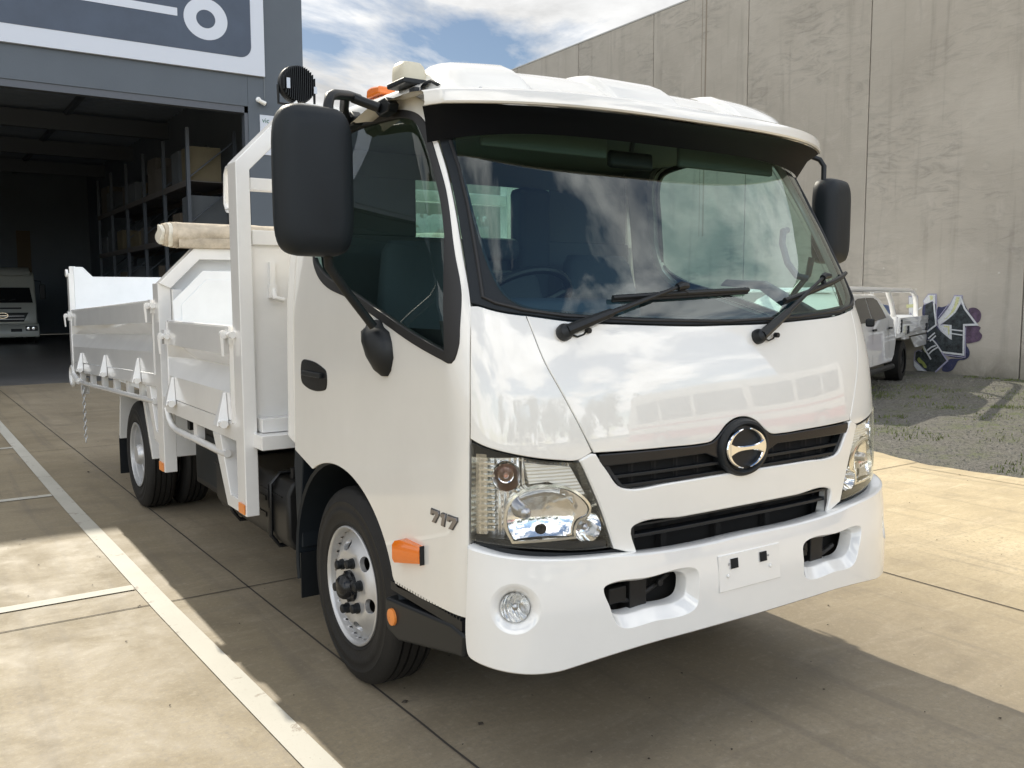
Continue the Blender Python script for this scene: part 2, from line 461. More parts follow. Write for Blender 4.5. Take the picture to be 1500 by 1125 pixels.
# outline measurements of the cab (arc length round the nose, height, corner flag)
M = {
 'front_gap': [(-0.979,2.132,1),(-0.969,2.077,0),(-0.959,2.0,0),(-0.946,1.91,0),(-0.94,1.784,0),(-0.943,1.616,0),(-0.946,1.482,1)],
 'gap_low': [(-0.946,1.482,1),(-0.968,1.371,0),(-0.987,1.259,0),(-1.005,1.08,0),(-1.011,0.79,0),(-1.025,0.535,1)],
 'door_bottom': [(-1.025,0.535,1),(-1.466,0.512,1),(-1.476,0.519,0),(-1.521,0.623,0),(-1.58,0.71,0),(-1.681,0.774,0),(-1.778,0.821,0),(-1.916,0.856,0),(-2.053,0.86,0),(-2.145,0.844,0),(-2.235,0.808,1),(-2.463,0.891,1)],
 'door_top': [(-0.979,2.127,1),(-1.024,2.175,0),(-1.065,2.19,0),(-1.162,2.202,0),(-1.356,2.226,0),(-1.475,2.23,0)],
 'win_outer': [(-1.532,2.15,0),(-1.376,2.145,0),(-1.21,2.139,0),(-1.082,2.12,0),(-1.025,2.096,0),(-1.001,2.061,0),(-0.989,2.002,0),(-0.977,1.921,0),(-0.968,1.834,0),(-0.976,1.617,0),(-0.975,1.554,0),(-0.978,1.509,0),(-1.003,1.411,0),(-1.02,1.354,0),(-1.053,1.312,0),(-1.099,1.32,0),(-1.286,1.365,0),(-1.484,1.429,0),(-1.715,1.502,0),(-1.98,1.579,0),(-2.019,1.635,0),(-2.019,1.657,0)],
 'glass_side': [(-1.524,2.129,0),(-1.38,2.127,0),(-1.215,2.121,0),(-1.095,2.105,0),(-1.042,2.081,0),(-1.017,2.038,0),(-1.0,1.97,0),(-0.989,1.885,0),(-0.983,1.79,0),(-0.989,1.692,1),(-1.075,1.336,1),(-1.261,1.383,0),(-1.466,1.447,0),(-1.698,1.521,0),(-1.947,1.597,0)],
 'corner_bottom': [(-1.002,1.08,1),(-0.962,1.066,0),(-0.887,1.045,0),(-0.812,1.029,0),(-0.733,1.017,0),(-0.676,1.012,0),(-0.65,1.02,0),(-0.627,1.031,1)],
 'bonnet_gap': [(-0.785,1.445,1),(-0.753,1.309,0),(-0.717,1.228,0),(-0.672,1.137,0),(-0.622,1.033,1)],
 'ws_bottom': [(-0.946,1.482,1),(-0.925,1.476,0),(-0.886,1.464,0),(-0.847,1.455,0),(-0.786,1.447,0),(-0.635,1.427,0),(-0.384,1.413,0),(-0.152,1.405,0),(0.005,1.403,0)],
 'bonnet_bottom': [(-0.615,1.03,1),(-0.494,1.026,0),(-0.326,1.024,0),(-0.185,1.022,0),(-0.113,1.027,0),(-0.066,1.057,0),(-0.023,1.078,0),(0.025,1.086,0)],
 'ws_glass': [(-0.914,2.048,0),(-0.893,1.864,0),(-0.88,1.691,0),(-0.861,1.57,0),(-0.838,1.51,0),(-0.792,1.477,0),(-0.659,1.46,0),(-0.375,1.44,0),(-0.105,1.429,0),(0.018,1.427,0)],
 'head_right': [(-0.676,1.01,1),(-0.649,0.966,0),(-0.596,0.861,0),(-0.55,0.736,1)],
 'head_bottom': [(-0.55,0.727,1),(-0.649,0.73,0),(-0.813,0.752,0),(-0.926,0.769,0),(-1.006,0.777,1)],
 'sur_outer': [(-0.666,1.015,1),(-0.648,0.979,0),(-0.594,0.861,0),(-0.537,0.726,1)],
 'sur_bot': [(-0.537,0.726,1),(-0.462,0.704,1),(-0.484,0.788,1)],
 'up_open': [(-0.615,1.028,1),(-0.594,0.999,0),(-0.57,0.968,0),(-0.53,0.919,0),(-0.505,0.907,0),(-0.327,0.907,0),(-0.066,0.912,0),(0.011,0.913,0)],
 'low_top': [(-0.484,0.788,0),(-0.468,0.792,1),(-0.274,0.794,0),(0.023,0.794,0)],
 'bum_top': [(-1.021,0.762,1),(-0.971,0.754,0),(-0.897,0.741,0),(-0.788,0.728,0),(-0.667,0.72,0),(-0.567,0.715,0),(-0.451,0.705,0),(-0.257,0.698,0),(-0.025,0.699,0)],
 'bum_bot': [(-1.047,0.453,1),(-1.038,0.441,0),(-1.024,0.434,0),(-0.988,0.427,0),(-0.911,0.41,0),(-0.838,0.398,0),(-0.762,0.398,0),(-0.713,0.405,0),(-0.58,0.421,0),(-0.463,0.429,0),(-0.268,0.433,0),(-0.049,0.427,0)],
 'bum_open': [(-0.606,0.622,0),(-0.594,0.625,0),(-0.461,0.626,0),(-0.287,0.621,0),(-0.276,0.611,0),(-0.279,0.572,0),(-0.291,0.534,0),(-0.307,0.528,0),(-0.465,0.528,0),(-0.561,0.526,0),(-0.574,0.538,0),(-0.59,0.577,0)],
 'bum_lip': [(-0.614,0.632,0),(-0.6,0.637,0),(-0.462,0.638,0),(-0.271,0.631,0),(-0.251,0.62,0),(-0.253,0.567,0),(-0.258,0.509,0),(-0.286,0.497,0),(-0.466,0.499,0),(-0.551,0.494,0),(-0.568,0.506,0),(-0.597,0.568,0)],
 'plate': [(-0.161,0.655,1),(-0.169,0.537,1)],
 'plate_r': [(0.125,0.654,0),(0.118,0.537,0)],
 'holeL': [(-0.095,0.622,0)],
 'holeR': [(0.042,0.624,0)],
 'fog': [(-0.889,0.595,0)],
 'emblem': [(0.034,0.999,0)],
 '717': [(-1.21,0.83,0),(-1.042,0.835,0),(-1.193,0.798,0),(-1.052,0.798,0)],
 'ind': [(-1.499,0.674,0),(-1.501,0.597,0),(-1.268,0.704,0),(-1.274,0.64,0),(-1.382,0.706,0)],
 'dh': [(-2.281,1.238,0),(-2.211,1.247,0),(-2.059,1.224,0),(-2.034,1.212,0),(-2.045,1.151,0),(-2.074,1.14,0),(-2.263,1.141,0),(-2.298,1.158,0)],
 'h_main': [(-0.831,0.854,0),(-0.773,0.85,0),(-0.884,0.856,0),(-0.777,0.927,0),(-0.777,0.769,0),(-0.666,0.84,0),(-0.773,0.804,0)],
 'h_small': [(-0.614,0.795,0),(-0.666,0.801,0),(-0.561,0.777,0)],
 'h_ind': [(-0.891,0.977,0),(-0.94,0.977,0),(-0.842,0.976,0),(-0.891,1.03,0),(-0.891,0.925,0)],
 'h_strip': [(-0.839,1.016,0),(-0.675,0.992,0),(-0.632,0.907,0),(-0.82,0.945,0)],
}
GP = [
 ('purple',[(1.085,1.246),(1.003,1.27),(0.912,1.244),(0.848,1.169),(0.846,1.074),(0.891,0.994),(0.973,0.992),(1.063,1.134)]),
 ('purple',[(1.127,0.908),(0.838,0.9),(0.864,0.836),(0.803,0.759),(0.842,0.662),(0.955,0.618),(1.104,0.6)]),
 ('navy',[(1.136,0.554),(1.075,0.524),(1.029,0.43),(1.049,0.332),(1.123,0.283),(1.24,0.256),(1.303,0.155),(1.368,0.06),(1.47,0.024),(1.568,0.047),(1.447,0.261),(1.133,0.328)]),
 ('navy',[(1.704,1.281),(1.634,1.273),(1.564,1.29),(1.496,1.315),(1.61,1.142),(1.693,1.042)]),
 ('black',[(1.61,0.945),(1.4,1.113),(1.249,1.333),(1.133,1.197),(0.98,0.96),(1.155,0.953),(1.144,0.384),(1.567,0.411),(1.728,0.644),(1.873,0.672),(1.996,0.566),(2.008,0.431),(2.135,0.391),(2.146,0.22),(1.993,0.094),(1.879,0.0),(1.681,0.006),(1.462,0.227),(1.576,0.402),(1.792,0.658),(1.906,0.603),(1.912,0.737),(1.758,0.892),(1.647,0.812),(1.396,0.657),(1.409,0.933)]),
 ('black',[(1.975,1.32),(1.833,1.379),(1.784,1.272),(1.745,1.008),(1.76,0.941),(1.88,0.822),(1.909,1.054),(1.973,1.07)]),
 ('white',[(1.701,1.009),(1.559,1.175),(1.453,1.323),(1.375,1.486),(1.239,1.482),(1.244,1.349),(1.335,1.178),(1.483,1.046),(1.619,0.953),(1.669,0.894)]),
 ('yellow',[(1.34,1.469),(1.272,1.466),(1.292,1.357),(1.37,1.194),(1.502,1.07),(1.586,1.011),(1.453,1.144),(1.375,1.308)]),
 ('white',[(1.687,0.902),(1.565,0.938),(1.409,0.933),(1.392,0.649),(1.431,0.663),(1.593,0.781)]),
 ('yellow',[(1.564,0.916),(1.451,0.913),(1.444,0.753),(1.47,0.752),(1.484,0.882),(1.563,0.889)]),
 ('white',[(1.994,1.337),(2.014,1.387),(1.92,1.511),(1.772,1.511),(1.761,1.354),(1.786,1.354),(1.825,1.395),(1.904,1.354)]),
 ('yellow',[(1.893,1.495),(1.821,1.495),(1.814,1.42),(1.87,1.404)]),
 ('white',[(2.332,1.47),(2.165,1.47),(2.147,1.067),(2.221,1.065),(2.281,1.166),(2.314,1.064)]),
 ('yellow',[(2.382,1.318),(2.159,1.336),(2.152,1.269),(2.379,1.25)]),
 ('white',[(2.164,0.202),(2.049,0.124),(1.935,0.03),(1.879,-0.005),(2.08,-0.018),(2.159,0.1)]),
 ('yellow',[(2.052,0.598),(1.957,0.517),(1.877,0.37),(1.933,0.384),(2.02,0.498)]),
 ('green',[(2.091,0.241),(2.056,0.276),(1.999,0.229),(1.923,0.166),(1.883,0.084),(1.928,0.073),(1.986,0.145),(2.061,0.175)]),
]
GS = [
 ('white',0.0380,[(1.255,1.469),(1.152,1.245),(0.906,0.954),(1.154,0.94),(1.139,0.376),(1.576,0.402)]),
 ('lilac',0.0173,[(1.118,0.893),(1.103,0.329),(1.538,0.355)]),
 ('white',0.0277,[(1.576,0.402),(1.688,0.546),(1.791,0.65)]),
 ('white',0.0242,[(1.396,0.844),(1.174,0.827)]),
 ('white',0.0242,[(1.393,0.771),(1.17,0.746)]),
 ('white',0.0277,[(1.872,0.655),(1.734,0.776)]),
 ('white',0.0277,[(1.834,0.606),(1.711,0.719)]),
 ('white',0.0277,[(1.88,0.42),(1.793,0.491),(1.705,0.528)]),
 ('white',0.0277,[(1.849,0.346),(1.772,0.426),(1.659,0.497)]),
 ('lilac',0.0311,[(1.576,0.402),(1.446,0.244),(1.563,0.13),(1.69,0.005)]),
 ('white',0.0311,[(1.975,0.517),(1.877,0.37),(1.791,0.249)]),
 ('white',0.0346,[(1.779,1.354),(1.753,1.173),(1.724,1.008),(1.715,0.926),(1.896,0.788)]),
 ('lilac',0.0207,[(2.146,0.22),(2.143,0.373),(2.062,0.42),(1.988,0.398)]),
 ('white',0.0242,[(2.165,1.066),(2.134,1.202),(2.036,1.27)]),
 ('lilac',0.0173,[(1.732,1.503),(1.702,1.025)]),
 ('lilac',0.0173,[(1.463,1.339),(1.677,1.059)]),
]
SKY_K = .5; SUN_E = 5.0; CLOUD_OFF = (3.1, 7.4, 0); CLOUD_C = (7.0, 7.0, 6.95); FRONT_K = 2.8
# ------------------------------------------------------------------ the truck
T = thing('tipper_truck', 'white cab-over tipper truck with drop-side tray parked in the centre of the yard', 'truck')
def mir(pts): return [(-p[0],) + tuple(p[1:]) for p in pts]
def rev(a): return list(a)[::-1]
YR = 1.32
Lend = CAB.end
def sy(y, z): return CAB.s_of_y(y, z)
rear_edge = [(sy(YR, z), z, c) for z, c in ((.872, 1), (1.2, 0), (1.6, 0), (1.9, 0), (2.1, 0), (2.195, 1))]
def noc(l): return [(p[0], p[1], 0) for p in l]
fg = M['front_gap']; gl = M['gap_low']; db = M['door_bottom'][:-1]
dtop = [(sy(1.1, 2.205), 2.205, 0), (-1.475, 2.2, 0), (-1.356, 2.2, 0), (-1.162, 2.198, 0), (-1.065, 2.188, 0), (-1.01, 2.165, 0)]
ARCH = [(-1.98 + .508 * math.cos(math.radians(a)), .40 + .458 * math.sin(math.radians(a)), 0) for a in range(18, 119, 4)]
db = [db[0], (-1.466, .512, 1)] + ARCH + [(-2.235, .808, 1)]
door_loop = [(-.975, 2.135, 0)] + noc(fg[1:]) + noc(gl[1:-1]) + [(-1.022, .535, 1)] + db[1:] + [(sy(YR, .855), .855, 1)] + rear_edge[1:] + dtop
win = [p for p in M['win_outer']]
win = win[2:] + [(sy(1.155, 1.75), 1.75, 0), (sy(1.15, 1.9), 1.9, 0), (sy(1.14, 2.05), 2.05, 0), (sy(1.10, 2.12), 2.12, 0), (sy(1.02, 2.145), 2.145, 0)]
gls = [p for p in M['glass_side']]
gls = gls[2:] + [(sy(1.125, 1.66), 1.66, 0), (sy(1.13, 1.75), 1.75, 0), (sy(1.125, 1.9), 1.9, 0), (sy(1.115, 2.04), 2.04, 0), (sy(1.08, 2.10), 2.10, 0), (sy(1.0, 2.122), 2.122, 0)]

def frame_at(S, q, z, off=0.0):
    n = S.nrm(q, z); p = S.p(q, z, off)
    t = (S.base(q + .01, z) - S.base(q - .01, z)).normalized()
    u = n.cross(t).normalized()
    return Matrix(((t.x, u.x, n.x, p.x), (t.y, u.y, n.y, p.y), (t.z, u.z, n.z, p.z), (0, 0, 0, 1)))

PLASTIC7 = mat('badge_chrome', (.35, .34, .36), rough=.25, metal=.9)
for side in (0, 1):
    mm = bool(side)
    dr = patch('door', [door_loop, win], WHITE, T, thick=.03, mirror=mm, holegap=0, step=.04)
    patch('window_seal', [inset(ccw(spline(win)), -.003), gls], SEAL, dr, off=.003, thick=.012, smoothloops=False, gap=0, mirror=mm, step=.02) if 0 else \
        patch('window_seal', [win, gls], SEAL, dr, off=.004, thick=.02, gap=-.006, holegap=0, mirror=mm, step=.02)
    patch('window_glass', [gls], GLASS_SD, dr, off=-.006, gap=-.006, mirror=mm, rim=False, step=.05)
    patch('door_lining', [door_loop, win], LINING, dr, off=-.05, gap=.01, holegap=.01, mirror=mm, rim=False, step=.06)
    # recessed door handle
    h = patch('door_handle', [M['dh']], BLKGL, dr, off=.004, thick=.012, gap=0, mirror=mm, step=.02)
    sg = 1 if mm else -1
    b = MB(); P0 = CAB.p(sg * 2.16, 1.205, .006)
    x = P0.x
    b.box(x - .004, x + .012, P0.y - .095, P0.y + .105, 1.185, 1.205) if mm else b.box(x - .012, x + .004, P0.y - .095, P0.y + .105, 1.185, 1.205)
    b.build('pull', BLK, h, bevel=.004)
    # quarter strip behind the door
    q = [(sy(YR + .004, z), z, c) for z, c in ((.885, 1), (1.2, 0), (1.6, 0), (1.9, 0), (2.1, 0), (2.195, 1))] + \
        [(sy(1.40, z), z, c) for z, c in ((2.195, 1), (2.1, 0), (1.9, 0), (1.6, 0), (1.2, 0), (.905, 1))]
    patch('cab_quarter_panel', [q], WHITE, T, mirror=mm, gap=.003, step=.05)
    # corner panel between door and bonnet
    cp = [(-.950, 1.476, 1)] + noc(gl[1:4])[:3] + [(-1.003, 1.084, 1)] + noc(M['corner_bottom'][1:-1]) + [(-.622, 1.034, 1)] + \
         noc(rev(M['bonnet_gap'])[1:-1]) + [(-.785, 1.447, 1)] + noc(rev(M['ws_bottom'][1:5]))[0:]
    cp = [p for p in cp if not (abs(p[0] + 1.005) < 1e-3 and abs(p[1] - 1.08) < 1e-3)]
    patch('corner_panel', [cp], WHITE, T, mirror=mm, step=.03)
# bonnet
bh = [(-.785, 1.447, 1)] + noc(M['bonnet_gap'][1:-1]) + [(-.617, 1.031, 1), (-.494, 1.027, 0), (-.326, 1.024, 0), (-.20, 1.022, 0), (-.145, 1.026, 0), (-.115, 1.043, 0), (-.075, 1.075, 0), (-.035, 1.092, 0), (0, 1.096, 0)]
up = [(-.785, 1.447, 1)] + noc(M['ws_bottom'][5:-1]) + [(0, 1.405, 0)]
bon = bh + [(-p[0], p[1], p[2]) for p in rev(bh)[1:]] + [(-p[0], p[1], p[2]) for p in up[1:]] + rev(up)[1:-1]
patch('bonnet', [bon], WHITE, T, step=.035)
# grille surround
hs = [(-.666, 1.012, 1), (-.628, 1.028, 1), (-.613, 1.026, 1), (-.594, .999, 0), (-.57, .966, 0), (-.535, .922, 0), (-.50, .908, 0), (-.33, .908, 0), (0, .910, 0)]
lo = [(-.658, .998, 0), (-.642, .966, 0), (-.594, .861, 0), (-.546, .730, 1), (-.462, .700, 1), (-.484, .782, 0), (-.468, .794, 0), (-.274, .795, 0), (0, .795, 0)]
sur = hs + [(-p[0], p[1], p[2]) for p in rev(hs)[1:]] + [(-p[0], p[1], p[2]) for p in lo] + rev(lo)[1:]
# order: left top -> centre -> right top, then right outside down -> right bottom -> centre -> left bottom
sur = hs + [(-p[0], p[1], p[2]) for p in rev(hs)[1:]]
sur += [(-p[0], p[1], p[2]) for p in lo]
sur += [p for p in rev(lo)[1:]]
patch('grille_surround', [sur], WHITE, T, off=.006, thick=.05, step=.03, rnd=.006)

# upper grille: black frame with emblem ring, louvres and fins
G = bpy.data.objects.new('upper_grille', None)
def surf_bar(mb, S, s0, s1, z0f, z1f, o0, o1, n=24, m=0):
    """bar following the surface; z0f,z1f functions of s (bottom, top), from offset o0 (back) to o1 (front)"""
    rows = []
    for i in range(n + 1):
        s = s0 + (s1 - s0) * i / n; a = z0f(s); b = z1f(s)
        rows.append([S.p(s, a, o0), S.p(s, a, o1), S.p(s, b, o1), S.p(s, b, o0), S.p(s, a, o0)])
    mb.grid(rows, m=m)
    return mb
gb = patch('upper_grille', [[(-.64, 1.05, 1), (-.56, .89, 1), (.56, .89, 1), (.64, 1.05, 1), (0.13, 1.05, 1), (.08, 1.11, 1), (-.08, 1.11, 1), (-.13, 1.05, 1)]], VOID, T, off=-.045, rim=False)
def bon_edge(s):
    return interp([(0, 1.0925), (.035, 1.0885), (.075, 1.0715), (.115, 1.040), (.145, 1.0235), (.20, 1.019), (.33, 1.021), (.494, 1.0235), (.61, 1.0255)], abs(s))
f = MB(); surf_bar(f, CAB, -.600, .600, lambda s: .990 - .006 * abs(s) - .055 * max(0, 1 - abs(s) / .17) ** .8, lambda s: bon_edge(s), -.03, .003, 96)
f.build('top_trim', BLKGL, gb, bevel=.004)
for zc in (.950, .918):
    f = MB(); lim = .585 if zc > .93 else .555
    surf_bar(f, CAB, -lim, lim, lambda s: zc - .006, lambda s: zc + .005, -.03, -.006, 40); f.build('louvre', BLK, gb, bevel=.002)
f = MB(); surf_bar(f, CAB, -.58, .58, lambda s: .903, lambda s: .908, -.042, -.03, 40)
for s in [x * .092 for x in range(-6, 7)]:
    surf_bar(f, CAB, s - .002, s + .002, lambda s: .905, lambda s: .99, -.042, -.026, 1)
f.build('fins', BLK, gb)
for sg in (-1, 1):
    rows = []; f = MB()
    for (s, z) in ((.600, 1.024), (.585, .998), (.563, .965), (.530, .925), (.505, .911)):
        rows.append([CAB.p(sg * s, z, -.035), CAB.p(sg * s, z, -.002), CAB.p(sg * (s - .016), z, -.006), CAB.p(sg * (s - .016), z, -.035)])
    f.grid(rows); f.build('end_trim', BLK, gb)
# emblem surround and emblem
em = MB(); ez = .992
M0 = frame_at(CAB, 0, ez, 0)
def ell(rx, ry, n=64, cz=0.0): return [(rx * math.sin(2 * PI * k / n), ry * math.cos(2 * PI * k / n) + cz) for k in range(n)]
rows = []
for (k, o) in ((1.13, -.03), (1.12, .006), (1.07, .016), (.97, .018), (.88, .010), (.86, .004), (0.001, .004)):
    rows.append([M0 @ Vector((x * k, y * k, o)) for x, y in ell(.107, .086)] + [M0 @ Vector((0, .086 * k, o))])
em.grid(rows)
es = em.build('emblem_surround', BLK, gb)
ch = MB()
def raised(mb, outline, h0, h1, bev=.003):
    """closed 2-D outline as a softly bevelled raised shape in the emblem frame"""
    ol = ccw(outline); inn = inset(ol, bev); n = len(ol)
    k = len(mb.v)
    for l, h in ((ol, h0), (ol, h1 - bev), (inn, h1)):
        mb.v += [tuple(M0 @ Vector((x, y, h))) for x, y in l]
    for r in (0, 1):
        for j in range(n):
            j2 = (j + 1) % n; mb.f.append((k + r * n + j, k + r * n + j2, k + (r + 1) * n + j2, k + (r + 1) * n + j))
    vs, fs = cdt([inn], .02)
    b = len(mb.v); mb.v += [tuple(M0 @ Vector((x, y, h1))) for x, y in vs]; mb.f += [tuple(b + i for i in f) for f in fs]
for sg in (-1, 1):
    out = []; inn = []
    for k in range(25):
        a = math.radians(-80 + 160 * k / 24)
        out.append((sg * .097 * math.cos(a), .068 * math.sin(a)))
        t = 1 - abs(k - 12) / 12
        inn.append((sg * (.097 - .004 - .016 * t ** .7) * math.cos(a), (.068 - .004 - .009 * t ** .7) * math.sin(a)))
    raised(ch, out + inn[::-1], .006, .022)
bar = []
for k in range(21):
    x = -.084 + .168 * k / 20; w = .008 + .018 * (abs(x) / .084) ** 3
    bar.append((x, w))
raised(ch, bar + [(x, -y) for x, y in bar[::-1]], .006, .024)
ch.build('emblem', CHROME, es, smooth=40)
# lower grille
lg = patch('lower_grille', [[(-.50, .80, 1), (-.50, .62, 1), (.50, .62, 1), (.50, .80, 1)]], VOID, T, off=-.09, rim=False)
for zc, th in ((.752, .006),):
    f = MB(); surf_bar(f, CAB, -.465, .465, lambda s: zc - th, lambda s: zc + th, -.05, -.012, 40); f.build('louvre', BLK, lg, bevel=.003)
f = MB(); surf_bar(f, CAB, -.475, .475, lambda s: .786, lambda s: .792, -.06, -.004, 40)
for sg in (-1, 1):
    surf_bar(f, CAB, sg * .470 - .012, sg * .470 + .004, lambda s: .69, lambda s: .79, -.06, -.006, 2)
f.build('grille_frame', BLK, lg)
f = MB(); surf_bar(f, CAB, -.46, .46, lambda s: .655, lambda s: .667, -.088, -.07, 40)
for s in [-.30, -.05, .2]:
    surf_bar(f, CAB, s - .012, s + .012, lambda s: .66, lambda s: .79, -.085, -.06, 1)
f.build('radiator_bracket', VOID, lg)

# headlights
HLI = mat('reflector_chrome', (.90, .90, .88), rough=.22, metal=.8)
N = NT(HLI); v = N.co(); 
x = N.n('TexWave', wave_type='BANDS', bands_direction='X'); x.inputs['Scale'].default_value = 22; x.inputs['Distortion'].default_value = .3; N.l(v, x.inputs['Vector'])
N.l(N.bump(x.outputs['Fac'], .35, .01), N.b.inputs['Normal'])
HLB = mat('reflector_bright', (.88, .88, .87), rough=.07, metal=1, bump=.05, bscale=40)
HLG = mat('headlight_bezel', (.84, .82, .74), rough=.14, metal=.85)
HLD = mat('headlight_dark_bezel', (.10, .10, .10), rough=.25, metal=.3)
CLEARR = mat('ribbed_clear', (.90, .87, .76), rough=.15, metal=.1)
N = NT(CLEARR); x = N.n('TexWave', wave_type='BANDS', bands_direction='Z'); x.inputs['Scale'].default_value = 30; N.l(N.co(), x.inputs['Vector'])
N.l(N.bump(x.outputs['Fac'], .4, .01), N.b.inputs['Normal'])
AMB = mat('amber_bulb', (.85, .42, .28), rough=.3, coat=.5)
hl = [(-1.003, 1.078, 1)] + noc(M['corner_bottom'][1:-2]) + [(-.664, 1.012, 0), (-.655, .99, 0), (-.600, .868, 0), (-.552, .740, 1), (-.552, .729, 1), (-.649, .732, 0), (-.813, .752, 0), (-.926, .769, 0), (-1.008, .777, 1)]
hin = [(-.985, 1.05, 0), (-.90, 1.03, 0), (-.80, 1.012, 0), (-.69, .995, 0), (-.645, .93, 0), (-.595, .80, 0), (-.585, .765, 0), (-.65, .765, 0), (-.80, .782, 0), (-.90, .795, 0), (-.985, .81, 0)]
for mm in (False, True):
    sg = 1 if mm else -1
    H = patch('headlight', [hl], GLASS_HL, T, off=.003, mirror=mm, rim=False, gap=.005, step=.03)
    def shell(mb, L, P):
        l = L[0]; lo = inset(l, .012); n = len(l); k = len(mb.v)
        mb.v += [tuple(P(a, b, -.001)) for a, b in l] + [tuple(P(a, b, -.075)) for a, b in lo]
        for j in range(n):
            j2 = (j + 1) % n; mb.f.append((k + j, k + n + j, k + n + j2, k + j2))
    # back shell: walls and a chrome floor
    patch('headlight_housing', [hl], HLI, H, off=-.060, mirror=mm, gap=.016, rim=False, step=.03, extra=None)
    hb = MB(); l = inset(ccw(spline(hl)), .005); l2 = inset(l, .012)
    if mm: l = [(-a, b) for a, b in l]; l2 = [(-a, b) for a, b in l2]
    rows = [[CAB.p(a, b, o) for a, b in L_ + [L_[0]]] for L_, o in ((l, 0), (l, -.02), (l2, -.062))]
    hb.grid(rows); hb.build('housing_wall', HLG, H)
    # dark lower sill and outer ribbed bezel
    db_ = MB(); surf_bar(db_, CAB, sg * .57, sg * .99, lambda s: .735 + max(0, (abs(s) - .6)) * .09, lambda s: .757 + max(0, (abs(s) - .6)) * .10, -.06, -.008, 20)
    db_.build('lower_bezel', BLK, H)
    # main lamp: wide bowl with a flat foot
    mo = [(-.872, .782, 1), (-.890, .82, 0), (-.890, .87, 0), (-.868, .910, 0), (-.82, .936, 0), (-.76, .938, 0), (-.70, .925, 0), (-.655, .895, 0), (-.632, .862, 0), (-.640, .843, 0), (-.672, .830, 0), (-.684, .805, 0), (-.684, .782, 1)]
    cs = -.790
    def bowlf(a, b, o, sg=sg):
        r2 = ((abs(a) + cs) / .115) ** 2 + ((b - .855) / .095) ** 2
        return CAB.p(a, b, o - .008 - .045 * max(0, 1 - r2) ** .8)
    bowl = patch('main_reflector', [mo], HLB, H, fn=bowlf, mirror=mm, gap=.003, rim=False, step=.012)
    Mf = frame_at(CAB, sg * .79, .855, -.008)
    b = MB(); b.lathe([(-.05, .0), (-.05, .020), (-.03, .019), (-.014, .016), (-.010, .010), (-.008, .001)], (sg * .04, .005, 0), 'z', 20); b.xf(Mf); b.build('bulb_shield', SATIN, bowl)
    b = MB(); b.lathe([(0, .001), (.002, .013), (0, .016)], (-sg * .012 + sg * .0, -.048, -.026), 'z', 20); b.xf(Mf); b.build('lamp_hole', VOID, bowl)
    mo_ = ccw(spline(mo)); mo2 = inset(mo_, -.008)
    if mm: mo_ = [(-a, b) for a, b in mo_]; mo2 = [(-a, b) for a, b in mo2]
    rows = [[CAB.p(a, b_, o) for a, b_ in L_ + [L_[0]]] for L_, o in ((mo_, -.010), (mo_, -.003), (mo2, -.004), (mo2, -.05))]
    b = MB(); b.grid(rows); b.build('bezel_ring', HLG, H)
    # small inner lamp
    Mf = frame_at(CAB, sg * .632, .800, -.008)
    b = MB(); b.lathe([(-.045, .001), (-.04, .02), (-.02, .036), (0, .044), (-.004, .048), (-.045, .05)], (0, 0, 0), 'z', 32); b.xf(Mf); b2 = b.build('small_reflector', HLB, H)
    b = MB(); b.lathe([(-.045, .001), (-.045, .012), (-.015, .011), (-.008, .001)], (0, 0, 0), 'z', 16); b.xf(Mf); b.build('bulb_cap', SATIN, b2)
    # indicator
    Mf = frame_at(CAB, sg * .893, .972, -.012)
    b = MB(); b.lathe([(-.05, .001), (-.04, .024), (-.015, .036), (0, .041), (-.006, .044), (-.05, .044)], (0, 0, 0), 'z', 32); b.xf(Mf); b2 = b.build('indicator_reflector', HLB, H)
    b = MB(); b.lathe([(-.05, .001), (-.05, .008), (-.026, .008), (-.020, .005), (-.018, .001)], (0, 0, 0), 'z', 16); b.xf(Mf); b.build('indicator_bulb', AMB, b2)
    # ribbed clear strip, inboard top
    st = [(-.832, 1.010, 1), (-.690, .990, 1), (-.640, .905, 1), (-.672, .905, 1), (-.76, .955, 1), (-.82, .950, 1)]
    patch('position_lamp', [st], CLEARR, H, off=-.018, thick=.03, mirror=mm, gap=0, step=.03)
    # vertical ribs on the outer end
    b = MB()
    for k in range(9):
        s = .955 + k * .004
        surf_bar(b, CAB, sg * s, sg * (s + .0018), lambda q: .80, lambda q: 1.04, -.03, -.012, 1)
    for k in range(12):
        surf_bar(b, CAB, sg * .93, sg * .985, lambda q: .81 + k * .018, lambda q: .816 + k * .018, -.05, -.018, 3)
    b.build('side_ribs', HLG, H)
    # black filler under the lamp
    fl = [(-1.012, .768, 1), (-.926, .763, 0), (-.813, .745, 0), (-.649, .726, 0), (-.50, .72, 1), (-.50, .66, 1), (-1.02, .70, 1)]
    patch('headlight_filler', [fl], BLK, T, off=-.012, mirror=mm, gap=0, rim=False)

# inner dark shell behind all the front panels
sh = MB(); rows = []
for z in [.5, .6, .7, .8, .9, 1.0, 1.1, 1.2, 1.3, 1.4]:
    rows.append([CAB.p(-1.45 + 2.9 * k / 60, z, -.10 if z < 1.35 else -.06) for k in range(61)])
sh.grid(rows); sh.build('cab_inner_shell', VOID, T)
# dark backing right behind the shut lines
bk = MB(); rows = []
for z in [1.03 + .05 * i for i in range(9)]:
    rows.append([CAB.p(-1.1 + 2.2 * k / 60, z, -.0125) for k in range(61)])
bk.grid(rows); bk.build('panel_backing', VOID, T)

